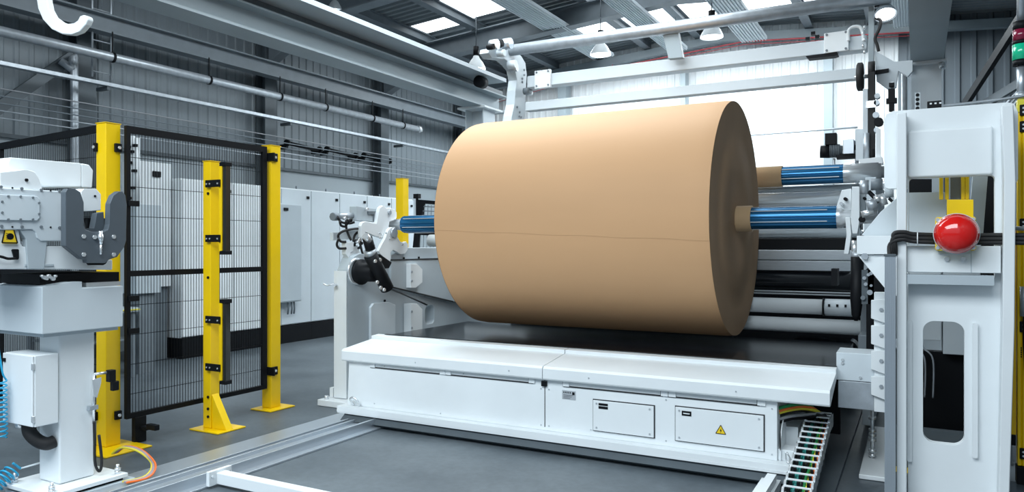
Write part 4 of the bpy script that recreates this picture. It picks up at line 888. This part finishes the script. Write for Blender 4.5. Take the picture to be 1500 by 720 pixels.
for k in range(7): p_ = at(60 + k * 3.2, 404 + (k % 3) * 2, X=-4.13); b.cyl(p_, p_ + Vector((.02, 0, 0)), .007 + .003 * (k % 2), 8)
b.build('fittings', CHROME, t)
b = MB(); b.prism('x', onX(-4.14, [(-10, 337), (28, 337), (31, 356), (34, 361), (60, 362), (66, 360), (97, 360), (118, 378), (165, 380), (165, 395), (60, 394), (-10, 394)]), -4.56, -4.14); b.build('swivel_body', WHITE, t, .008)
b = MB(); b.prism('x', onX(-4.16, [(24, 336), (60, 336), (64, 356), (60, 394), (36, 394), (33, 350)]), -4.165, -4.128); b.build('swivel_rib', PALE, t, .004)
b = MB(); b.prism('x', onX(-4.12, [(-14, 274), (97, 280), (97, 353), (60, 353), (54, 348), (52, 340), (48, 336), (-14, 337)]), -4.40, -4.12); g = b.build('gearbox', BOXG, t, .006)
b = MB(); b.prism('x', onX(-4.11, [(-10, 284), (54, 287), (58, 291), (58, 319), (54, 323), (-10, 322)]), -4.119, -4.108); gp = b.build('gearbox_cover', BOXG, g, .003)
bolts([at(x, y, X=-4.107) for x, y in ((12, 287), (30, 287.5), (48, 289), (3, 295), (57, 297), (3, 311), (57, 313), (12, 321), (30, 321), (48, 321))], (1, 0, 0), gp, .006, .005, STEELM, 'screw')
bolts([at(x, y, X=-4.119) for x, y in ((1, 273.5), (31.5, 276), (60, 278), (87, 279.5), (2, 331), (32, 332), (60, 332), (87, 333))], (1, 0, 0), g, .008, .006, STEELM, 'screw')
bolts([at(x, y, X=-4.119) for x, y in ((18, 275), (74, 279), (18, 332), (74, 332.5), (95, 339))], (1, 0, 0), g, .005, .003, BLACK, 'plug')
# round shoulder and cover above
b = MB(); b.prism('x', onX(-4.14, [(0, 276), (0, 252), (28, 249), (34, 248), (44, 249), (52, 252), (58, 262), (63, 278)]), -4.42, -4.14); sh = b.build('shoulder', WHITE, t, .008)
bolts([at(38.5, 263.5, X=-4.138)], (1, 0, 0), sh, .009, .006, BLACK, 'plug')
b = MB(); b.prism('x', onX(-4.25, [(11, 256), (11, 236), (14, 230), (120, 239), (120, 274), (64, 274), (40, 256)]), -4.40, -4.25); cvr = b.build('cover', WHITE, t, .010)
b = MB(); b.prism('x', onX(-4.25, [(120, 239), (131, 241), (137, 249), (135, 275), (120, 274)]), -4.395, -4.252); b.build('cover_end', WHITE, t, .006)
b = MB(); b.prism('x', onX(-4.10, [(119, 280), (123, 276), (141, 276), (148, 284), (148, 308), (119, 310)]), -4.24, -4.10); hb = b.build('holder_block', WHITE, t, .004)
bolts([at(139, 287, X=-4.099)], (1, 0, 0), hb, .007, .004, BLACK, 'plug')
b = MB(); b.box(-4.25, -4.11, 2.55, 2.70, 1.48, 1.56); b.build('inner_block', BLACK, t, .004)
fk = [(96, 281), (99, 276), (110, 276), (118, 281), (123, 296), (123, 330), (126, 336), (134, 339), (152, 339), (158, 336), (160, 328), (161, 298), (166, 286), (174, 280), (180, 280), (184, 286), (186, 300), (185, 352), (182, 362), (172, 376), (160, 380), (155, 385), (128, 385), (127, 380), (120, 379), (96, 360)]
b = MB(); b.prism('x', onX(-4.0, fk), -4.045, -4.0); fo = b.build('gripper_fork', FORK, t, .004); fo['label'] = 'dark grey U-shaped fork'
bolts([at(x, y, X=-3.999) for x, y in ((122, 346), (166, 346.5), (122, 372.5), (166, 372.5), (138, 347))], (1, 0, 0), fo, .0125, .008)
b = MB(); b.prism('x', onX(-4.05, [(123, 322), (126, 334), (138, 334), (142, 312), (152, 310), (154, 340), (120, 340)]), -4.10, -4.05); b.build('inner_hook', FORK, fo, .003)
b = MB(); b.cyl(at(147.5, 338, X=-3.985), at(147.5, 357, X=-3.985), .010, 12); b.cyl(at(147.5, 343, X=-3.985), at(147.5, 352, X=-3.985), .014, 12); b.cyl(at(147.5, 357, X=-3.985), at(147.5, 372, X=-3.985), .006, 10); b.build('spring_pin', CHROME, fo)
b = MB(); b.box(-4.13, -4.045, 2.50, 2.66, 1.335, 1.42); b.build('fork_mount', BLACK, t)
b = MB(); b.prism('x', onX(-4.04, [(129, 379), (158, 379), (154, 386), (150, 388), (131, 388), (128, 384)]), -4.06, -4.03); b.build('lower_bracket', BLACK, fo, .003)
# warning sign on the swivel body
TX = -4.126
b = MB(); b.prism('x', onX(TX, [(7, 336.5), (20.5, 336.5), (26, 355), (25, 357), (3, 356.5), (2.5, 355)]), -4.1275, -4.1255); ws = b.build('warning_triangle', YELD, t)
b = MB()
for p_, q_ in (((7, 337), (3, 355)), ((3, 355), (25.5, 355.5)), ((25.5, 355.5), (20.5, 337))): b.bar(at(*p_, X=TX + .002), at(*q_, X=TX + .002), .001, .006, up=(0, 0, 1)) if False else b.cyl(at(*p_, X=TX + .001), at(*q_, X=TX + .001), .0032, 6)
p_ = at(15, 346, X=TX + .0008); b.cyl(p_, p_ + Vector((.0015, 0, 0)), .017, 16)
for k in range(4): b.cyl(at(9, 341.5 + 2.8 * k, X=TX + .001), at(13, 342.5 + 2.4 * k, X=TX + .001), .0016, 5)
b.build('warning_symbol', BLACK, ws)
b = MB(); b.prism('x', onX(-4.127, [(16.5, 366), (18, 364.5), (25, 364.5), (26.5, 366), (26.5, 378), (25, 380), (22, 380), (20, 378)]), -4.128, -4.118); b.build('cable_slot', BLACK, t)
b = MB(); b.tube(spline([at(-8, 374, X=-4.11), at(3, 376, X=-4.11), at(12, 378.5, X=-4.11), at(22, 378, X=-4.12)]), .007, 8); b.build('cable', BLACK, t)
for (a, c) in ((45, 388), (70, 388)):
    p_ = at(a, c, X=-4.138); b = MB(); b.box(-4.139, -4.132, p_.y - .03, p_.y + .03, p_.z - .006, p_.z + .006); b.build('slot_bracket', PALE, t, .002)
# junction box on the column
jb = thing('junction_box', 'white wall box mounted on the near side of the chuck unit column', 'electrical box', (-4.33, 2.36, .41))
b = MB(); b.box(-4.50, -4.205, 2.316, 2.445, .415, .805); b.build('body', WHITE, jb, .006)
b = MB(); b.box(-4.498, -4.208, 2.305, 2.315, .418, .803); d = b.build('door', WHITE, jb, .004)
b = MB()
for z in (.745, .46): b = MB(); b.box(-4.218, -4.200, 2.303, 2.317, z - .018, z + .018); b.build('hinge', CHROME, d, .003)
b = MB(); b.box(-4.485, -4.465, 2.299, 2.305, .755, .775); b.build('lock', BLACK, d)
b = MB(); b.box(-4.35, -4.25, 2.445, 2.46, .45, .78); b.build('mount_rail', PALE, jb)
b = MB(); b.cyl((-4.44, 2.36, .38), (-4.44, 2.36, .415), .022, 12); b.cyl((-4.40, 2.40, .385), (-4.40, 2.40, .415), .018, 12); b.build('cable_gland', CHROME, jb)
b = MB(); b.tube(spline([(-4.36, 2.37, .413), (-4.35, 2.37, .36), (-4.31, 2.39, .315), (-4.275, 2.42, .295), (-4.27, 2.455, .30)]), .036, 16)
tag(b.build('conduit_elbow', RUBBER), 'thick black hose curving from the junction box into the white column', 'hose')
t2 = thing('emitter_rod', 'thin silver rod with clamp and black cable on the side of the chuck unit column', 'rod', (-4.21, 2.67, .15))
b = MB(); b.cyl((-4.205, 2.645, .37), (-4.205, 2.645, .66), .008, 10); b.cyl((-4.205, 2.645, .655), (-4.19, 2.715, .655), .008, 10); b.build('rod', CHROME, t2)
b = MB(); b.box(-4.222, -4.19, 2.615, 2.665, .45, .475); b.build('clamp', GALV, t2)
b = MB(); b.tube(spline([(-4.20, 2.645, .38), (-4.195, 2.645, .27), (-4.19, 2.645, .14), (-4.18, 2.665, .09), (-4.175, 2.675, .15), (-4.185, 2.665, .30)]), .008, 8); b.build('cable', RUBBER, t2)
b = MB(); b.prism('x', onX(-4.15, [(135, 556), (148, 552), (148, 560), (142, 582), (137, 580)]), -4.152, -4.148); b.build('reflector', CHROME, t2)
b = MB(); b.box(-4.20, -4.16, 2.715, 2.755, .60, .67); b.box(-4.19, -4.16, 2.735, 2.775, .545, .60); b.build('sensor', BLACK, t2, .004)
# coloured cable bundle on the floor
for i, (cmx, nm) in enumerate(((YELC, 'yellow'), (PINK, 'pink'), (GREYC, 'grey'), (ORANGE, 'orange'))):
    o_ = .012 * i
    pts = [(-4.36, 2.86 + o_, .12), (-4.30, 2.88 + o_, .16), (-4.22, 2.93 + o_ * .8, .14), (-4.12 + o_, 2.95, .085), (-4.05 + o_, 2.90, .05), (-4.02 + o_, 2.82, .033), (-4.05 + o_, 2.72, .033)]
    b = MB(); b.tube(spline([(x, y, z) for x, y, z in pts]), .0065, 8); tag(b.build('floor_cable', cmx), nm + ' cable of the bundle curving over the floor beside the first yellow post', 'cable', 'cable bundle on the floor')
# coiled blue hoses
def coil(p, q, r, turns, wire, lean=(0, 0, 1)):
    p, q = Vector(p), Vector(q); d = (q - p).normalized(); u = Vector((1, 0, 0)); a = d.cross(u).normalized(); c_ = d.cross(a); pts = []
    n = turns * 14
    for k in range(n + 1): w_ = 2 * math.pi * turns * k / n; pts.append(p + (q - p) * k / n + (a * math.cos(w_) + c_ * math.sin(w_)) * r)
    b = MB(); b.tube(pts, wire, 6); return b
t3 = thing('coiled_hose', 'blue coiled air hose hanging at the left edge beside the junction box', 'hose', (-4.55, 2.27, .3))
coil((-4.43, 2.262, .34), (-4.43, 2.258, .66), .030, 12, .0045).build('coil', CYAN, t3)
MB().tube(spline([(-4.43, 2.288, .66), (-4.43, 2.27, .70), (-4.44, 2.26, .80), (-4.45, 2.24, .98)]), .005, 8).build('lead', CYAN, t3)
t3 = thing('coiled_hose', 'blue coiled air hose lying low left of the white column', 'hose', (-4.5, 2.3, .1), None)
coil((-4.50, 2.255, .06), (-4.50, 2.36, .13), .040, 5, .0055).build('coil', CYAN, t3)
MB().tube([(-4.50, 2.40, .13), (-4.43, 2.50, .155)], .005, 8).build('white_lead', WHITE, t3)
MB().tube(spline([(-4.50, 2.36, .17), (-4.50, 2.38, .15), (-4.50, 2.40, .13)]), .007, 8).build('plug', CYAN, t3)

# ------------------------------------------------------------------ white tower at the right
t = thing('machine_tower', 'large white welded machine tower with rounded slot at the right', 'machine frame', (.2, 4.7, 0))
FY = 4.56
b = MB(); b.prism('y', [(-.155, 1.735), (-.150, 1.72), (-.135, 1.712), (-.04, 1.712), (-.04, .001), (.40, .001), (.40, 1.72), (.445, 1.72), (.455, 1.74), (.455, 2.08), (.44, 2.125), (.41, 2.135), (-.11, 2.135), (-.145, 2.12), (-.155, 2.085)], FY, FY + .05,
    holes=[rrect(-.035, .355, 1.225, 1.765, .02), rrect(.031, .221, .352, 1.0, .055, 8)]); b.build('web_plate', WHITE, t, .002)
b = MB(); b.prism('z', [(-.092, FY - .11), (-.045, FY - .11), (-.045, FY - .001), (-.092, FY - .001)], .001, 2.105); b.build('left_flange', WHITE, t, .006)
b = MB(); b.prism('y', [(.36, .001), (.405, .001), (.43, 1.0), (.435, 1.72), (.425, 2.105), (.378, 2.105), (.385, 1.72), (.378, 1.0)], FY - .11, FY - .001); b.build('right_flange', WHITE, t, .006)
b = MB(); b.prism('x', [(FY + .051, .001), (4.98, .001), (4.90, 1.75), (4.85, 2.0), (FY + .051, 2.05)], .395, .425); b.build('side_web', PALE, t)
b = MB(); b.box(-.04, .345, FY - .028, FY - .001, 1.765, 2.02); b.build('box_panel', WHITE, t, .015)
b = MB(); b.box(-.044, .376, FY - .075, FY - .001, 1.262, 1.40); cb = b.build('cross_plate', WHITE, t, .004)
b = MB(); b.box(.245, .249, FY - .0765, FY - .075, 1.262, 1.40); b.build('plate_joint', PALE, t)
bolts([at(1387, 379, Y=FY - .076), at(1411, 379, Y=FY - .076)], (0, -1, 0), cb, .013, .008)
b = MB(); b.box(-.044, .345, FY - .10, FY - .002, 1.20, 1.25); b.build('shelf_rib', PALE, t)
for x0_, x1_ in ((-.044, -.02), (.255, .28)):
    b = MB(); b.prism('y', rrect(x0_, x1_, .24 if x0_ < 0 else .30, 1.0, .01), FY - .02, FY - .001); b.build('slot_rib', WHITE, t, .004)
# cabinet and pipes seen through the slot
t = thing('electrical_box', 'pale grey box with two thin pipes seen through the slot of the white tower', 'electrical box', (.1, 6.0, .4))
b = MB(); b.box(-.15, .15, 5.9, 6.2, .80 - .05, 1.5); b.build('left_panel', BOXG, t, .004)
b = MB(); b.box(.160, .45, 5.9, 6.2, .66, 1.5); b.build('right_panel', BOXG, t, .004)
b = MB(); b.box(-.15, .45, 6.0, 6.1, .001, .66); b.build('dark_base', BLACK, t)
for x in (.02, .07): b = MB(); b.tube(spline([(x - .04, 5.88, .76), (x - .03, 5.87, .70), (x + .03, 5.86, .62), (x + .03, 5.86, .36)]), .006, 8); b.build('pipe', GALV, t)
b = MB(); b.box(-.15, .5, 5.3, 5.36, .001, .26); tag(b.build('floor_plinth', STEELD), 'dark plinth behind the lower end of the tower slot', 'plinth')
b = MB(); b.box(-.15, .5, 5.20, 5.29, .001, .012); tag(b.build('floor_marking', YELD), 'thin yellow strip low in the tower slot', 'marking')
# behind the window
t = thing('yellow_bracket', 'yellow bracket plate with uprights behind the red push button', 'bracket', (.18, 4.7, 1.5))
b = MB(); b.prism('y', onY(4.66, [(1387, 292), (1426, 292), (1426, 330), (1387, 330)]), 4.66, 4.675); b.build('plate', YEL, t, .002)
for a in (1376, 1384.5, 1408, 1414):
    p_ = at(a, 255, Y=4.70); z0 = at(a, 292, Y=4.7).z; b = MB(); b.box(p_.x, p_.x + .018, 4.70, 4.73, z0, p_.z + .05); b.build('upright', YEL, t, .003)
b = MB(); a_ = at(1392, 262, Y=4.74); b.box(a_.x, a_.x + .05, 4.74, 4.78, 1.64, 1.80); b.build('switch', STEELM, t)
b = MB(); b.box(.125, .245, 4.55 + .06, 4.66, 1.40, 1.42); b.build('base', YEL, t)
b = MB(); b.prism('y', onY(5.2, [(1330, 262), (1365, 262), (1365, 302), (1330, 302)]), 5.2, 5.3); tag(b.build('black_housing', BLACK), 'black housing behind the upper left corner of the tower window', 'housing')
b = MB(); b.prism('y', onY(5.1, [(1425, 258), (1447, 258), (1440, 345), (1418, 345)]), 5.1, 5.16); tag(b.build('slanted_column', PALE), 'slanted grey strut behind the right of the tower window', 'strut')
b = MB(); b.prism('y', onY(5.5, [(1440, 255), (1470, 255), (1470, 690), (1430, 690)]), 5.5, 5.56); tag(b.build('dark_panel', BLACK), 'dark panel at the right edge of the tower window', 'panel')
b = MB(); b.prism('y', onY(5.12, [(1367, 262), (1376, 262), (1376, 300), (1367, 300)]), 5.12, 5.16); tag(b.build('grey_post', PALE), 'thin grey post behind the yellow uprights in the tower window', 'post')
# red button
t = thing('emergency_button', 'large red domed push button on a yellow square box', 'push button', (.17, 4.40, 1.46))
c_ = at(1401, 342, Y=4.40)
b = MB(); b.prism('y', rrect(c_.x - .093, c_.x + .085, c_.z - .086, c_.z + .086, .012), 4.415, 4.475); bx = b.build('box', YELD, t, .004)
bolts([(c_.x + dx - .004, 4.414, c_.z + dz) for dx in (-.078, .078) for dz in (-.072, .072)], (0, -1, 0), bx, .010, .004)
b = MB(); b.lathe((c_.x, 4.414, c_.z), (0, -1, 0), [(0, .100), (.012, .101), (.018, .097)] + [(.018 + .075 * math.sin(R(a)), .097 * math.cos(R(a))) for a in range(10, 91, 8)] + [(.093, 0)], 48); b.build('dome', RED, t)
b = MB(); b.lathe((c_.x, 4.4145, c_.z), (0, -1, 0), [(0, .103), (.008, .104), (.010, .100)], 48); b.build('rim', BOXG, t)
b = MB(); b.box(.10, .25, 4.475, 4.484, 1.36, 1.53); b.build('mounting_plate', BOXG, t)
# hoses and aluminium duct
for k in range(4):
    z = 1.415 + .018 * (k % 2) + .02 * (k // 2); y = 4.515 + .018 * (k % 2) - .02 * (k // 2) + .03
    pts = [(-.125 + .009 * k, 4.42 + .01 * k, 1.355), (-.125 + .009 * k, 4.43, 1.40), (-.105, 4.425, z + .01), (-.06, 4.43, z + .02), (-.02, 4.44, z + .01), (.06, 4.445 + .005 * k, z + .005), (.2, 4.50, z), (.34, 4.50, z + .002), (.50, 4.50, z)]
    b = MB(); b.tube(spline(pts), .0115, 10); tag(b.build('black_hose', RUBBER), ['lowest rear', 'lowest front', 'upper rear', 'upper front'][k] + ' black hose running behind the red button into the aluminium duct', 'hose', 'black hoses behind the red button')
p_ = at(1344, 348, Y=4.42); b = MB(); b.tube([(p_.x, 4.415, 1.40), (p_.x, 4.410, 1.47)], .003, 6); tag(b.build('cable_tie', WHITE), 'white cable tie around the black hoses', 'cable tie')
t = thing('aluminium_duct', 'upright ribbed aluminium cable duct left of the white tower', 'duct', (-.12, 4.42, 0))
b = MB(); pf = [(-.148, 4.46)]
n = 6
for k in range(n): x = -.148 + .052 * k / n; pf += [(x, 4.40), (x + .0055, 4.40), (x + .0055, 4.406), (x + .0087, 4.406)]
pf += [(-.096, 4.40), (-.096, 4.46)]
b.prism('z', pf, .001, 1.345); b.build('profile', ALU, t)
b = MB(); b.box(-.152, -.094, 4.396, 4.464, 1.3455, 1.358); b.build('end_cap', STEELD, t, .002)
# base plate at the foot with chain hardware
t = thing('foot_plate', 'white foot plate with a threaded rod below the bolted brackets', 'plate', (-.24, 5.3, 0))
b = MB(); b.box(-.305, -.15, 4.93, 6.3, .001, .03); b.build('plate', WHITE, t, .006)
b = MB(); b.cyl((-.25, 5.35, .03), (-.25, 5.35, .40), .012, 10)
for z in (.04, .07, .14, .17, .20, .28): b.bolt((-.25, 5.35, z), (0, 0, 1), .026, .018)
b.build('threaded_rod', CHROME, t)
# small controls and rails on top of the tower
t = thing('control_unit', 'small black control unit on top of the white tower', 'control unit', (.08, 4.6, 2.136))
a_, c2_ = at(1358, 150, Y=4.6), at(1379, 160, Y=4.6); b = MB(); b.box(a_.x, c2_.x, 4.565, 4.605, 2.1355, a_.z); b.build('body', BLACK, t, .003)
for k in range(3): b = MB(); b.box(a_.x + .012 + .022 * k, a_.x + .022 + .022 * k, 4.562, 4.565, a_.z - .018, a_.z - .010); b.build('led', WHITE, t)
b = MB(); b.tube(spline([(.085, 4.62, 2.137), (.11, 4.65, 2.155), (.25, 4.68, 2.165), (.45, 4.7, 2.18), (.62, 4.72, 2.21)]), .008, 8); tag(b.build('tower_pipe', GALV), 'thin silver pipe along the top edge of the white tower', 'pipe')
b = MB()
a_, c2_ = at(1340, 136, Y=5.4), at(1348, 164, Y=5.4); b.box(a_.x, c2_.x, 5.4, 5.43, c2_.z - .3, a_.z)
o_ = thing('perforated_strip', 'white perforated strip standing behind the top of the tower', 'strip', (a_.x, 5.4, c2_.z - .3)); b.build('strip', BOXG, o_)
for k in range(4): p_ = at(1344, 139 + 6.5 * k, Y=5.399); b = MB(); b.cyl(p_, p_ - Vector((0, .003, 0)), .011, 12); b.build('hole', BLACK, o_)
# yellow scanner post at the right edge
t = thing('scanner_post', 'tall yellow light curtain column at the right edge of the view', 'light curtain', (.52, 4.9, 0))
b = MB(); b.box(.487, .503, 4.9, 4.96, .20, 2.13); b.box(.503, .509, 4.904, 4.96, .20, 2.13); b.box(.509, .56, 4.9, 4.96, .20, 2.13); b.build('housing', YEL, t, .003)
b = MB(); b.box(.452, .484, 4.93, 4.96, .36, 1.5); b.build('rear_bar', YEL, t, .003)
b = MB(); b.box(.482, .565, 4.89, 4.97, .10, .198); b.build('foot', BLACK, t, .004)
b = MB(); b.box(.46, .482, 4.93, 4.96, .30, .36); b.build('bar_foot', BLACK, t, .004)
b = MB(); b.box(.486, .562, 4.895, 4.965, 2.131, 2.20); b.build('top_cap', YELC, t)
for z in (2.05, 2.14, 1.52, .96, .27):
    b = MB(); b.box(.495, .565, 4.890, 4.8995, z - .03, z + .03); c = b.build('clamp', BLACK, t, .004); bolts([(.512, 4.889, z + .01), (.512, 4.889, z - .012)], (0, -1, 0), c, .006, .004)
b = MB()
for k in range(5): b.box(.5, .506, 4.8985, 4.8995, .84 - .012 * k, .848 - .012 * k)
b.build('printing', BLACK, t)
b = MB(); b.cyl((.515, 4.87, 1.02), (.515, 4.87, 1.18), .022, 14); b.build('cable_plug', GALV, t)
b = MB(); b.tube(spline([(.515, 4.87, 1.02), (.515, 4.865, .85), (.53, 4.86, .6), (.57, 4.86, .3)]), .008, 8); b.build('cable', BLACK, t)
b = MB(); b.box(.45, .62, 4.95, 5.4, .001, .098); tag(b.build('post_plinth', STEELM), 'grey plinth at the foot of the yellow column at the right edge', 'plinth')
b = MB(); b.prism('y', onY(5.0, [(1490, 372), (1530, 372), (1530, 445), (1488, 445)]), 5.0, 5.05); tag(b.build('cover_sheet', CRANE), 'grey panel between the two sections of the yellow column', 'panel')
b = MB(); b.cyl(at(1484, 334, Y=4.86), at(1530, 336, Y=4.86), .012, 12); tag(b.build('horizontal_rod', GALV), 'thin silver rod crossing the yellow column', 'rod')
# stack light
t = thing('signal_tower', 'signal light tower with dark red and lit green segments at the top right', 'signal light', (.51, 4.9, 2.2))
sx = .507
b = MB(); b.cyl((sx, 4.93, 2.201), (sx, 4.93, 2.39), .022, 20); b.build('pole', ALU, t)
b = MB(); b.cyl((sx, 4.93, 2.63), (sx, 4.93, 3.0), .022, 20); b.build('upper_pole', ALU, t)
for z0, z1, m, r, nm in ((2.390, 2.420, BLACK, .040, 'base_ring'), (2.4205, 2.505, GREENL, .043, 'green_segment'), (2.5055, 2.525, BLACK, .043, 'middle_ring'), (2.5255, 2.585, REDL, .041, 'red_segment'), (2.5855, 2.6295, BLACK, .041, 'cap')):
    b = MB(); b.cyl((sx, 4.93, z0), (sx, 4.93, z1), r, 28); b.build(nm, m, t)
b = MB(); b.cyl((sx, 4.93, 2.15 + .06), (sx, 4.93, 2.24), .03, 20); b.build('pole_socket', GALV, t)
for k in range(3):
    b = MB(); b.tube(spline([(.40 + .03 * k, 5.3, 2.16), (.50 + .02 * k, 5.3, 2.28), (.62 + .02 * k, 5.35, 2.42)]), .008, 8)
    tag(b.build('thin_tube', GALV), ['left', 'middle', 'right'][k] + ' thin silver tube slanting up behind the foot of the signal tower', 'tube', 'thin tubes behind the signal tower')
# crane hook hanging into the top left corner
HY = 2.8
t = thing('crane_hook', 'big white C-shaped lifting hook hanging into the top left corner', 'hook', at(90, 30, Y=HY))
ho = [(57, -90), (57, -5), (60, 14), (67, 30), (80, 44), (95, 51), (108, 52), (121, 47), (130, 37), (133, 30), (132, 25), (127, 23), (121, 25), (118, 31), (112, 35), (103, 36), (93, 33), (82, 25), (76, 14), (73, 0), (72, -90)]
b = MB(); b.prism('y', onY(HY, ho), HY - .02, HY + .02); b.build('hook', WHITE, t, .008)
p_ = at(64.5, -85, Y=HY); b = MB(); b.cyl(p_, (p_.x, HY, 4.2), .03, 20); b.build('shank', WHITE, t)
b = MB(); b.box(p_.x - .12, p_.x + .12, HY - .12, HY + .12, 4.15, 4.40); b.build('hook_block', YEL, t, .02)
for dx in (-.05, .05): b = MB(); b.tube([(p_.x + dx, HY, 4.4), (p_.x + dx, HY, zr(p_.x + dx) + .15)], .006, 6); b.build('rope', STEELD, t)
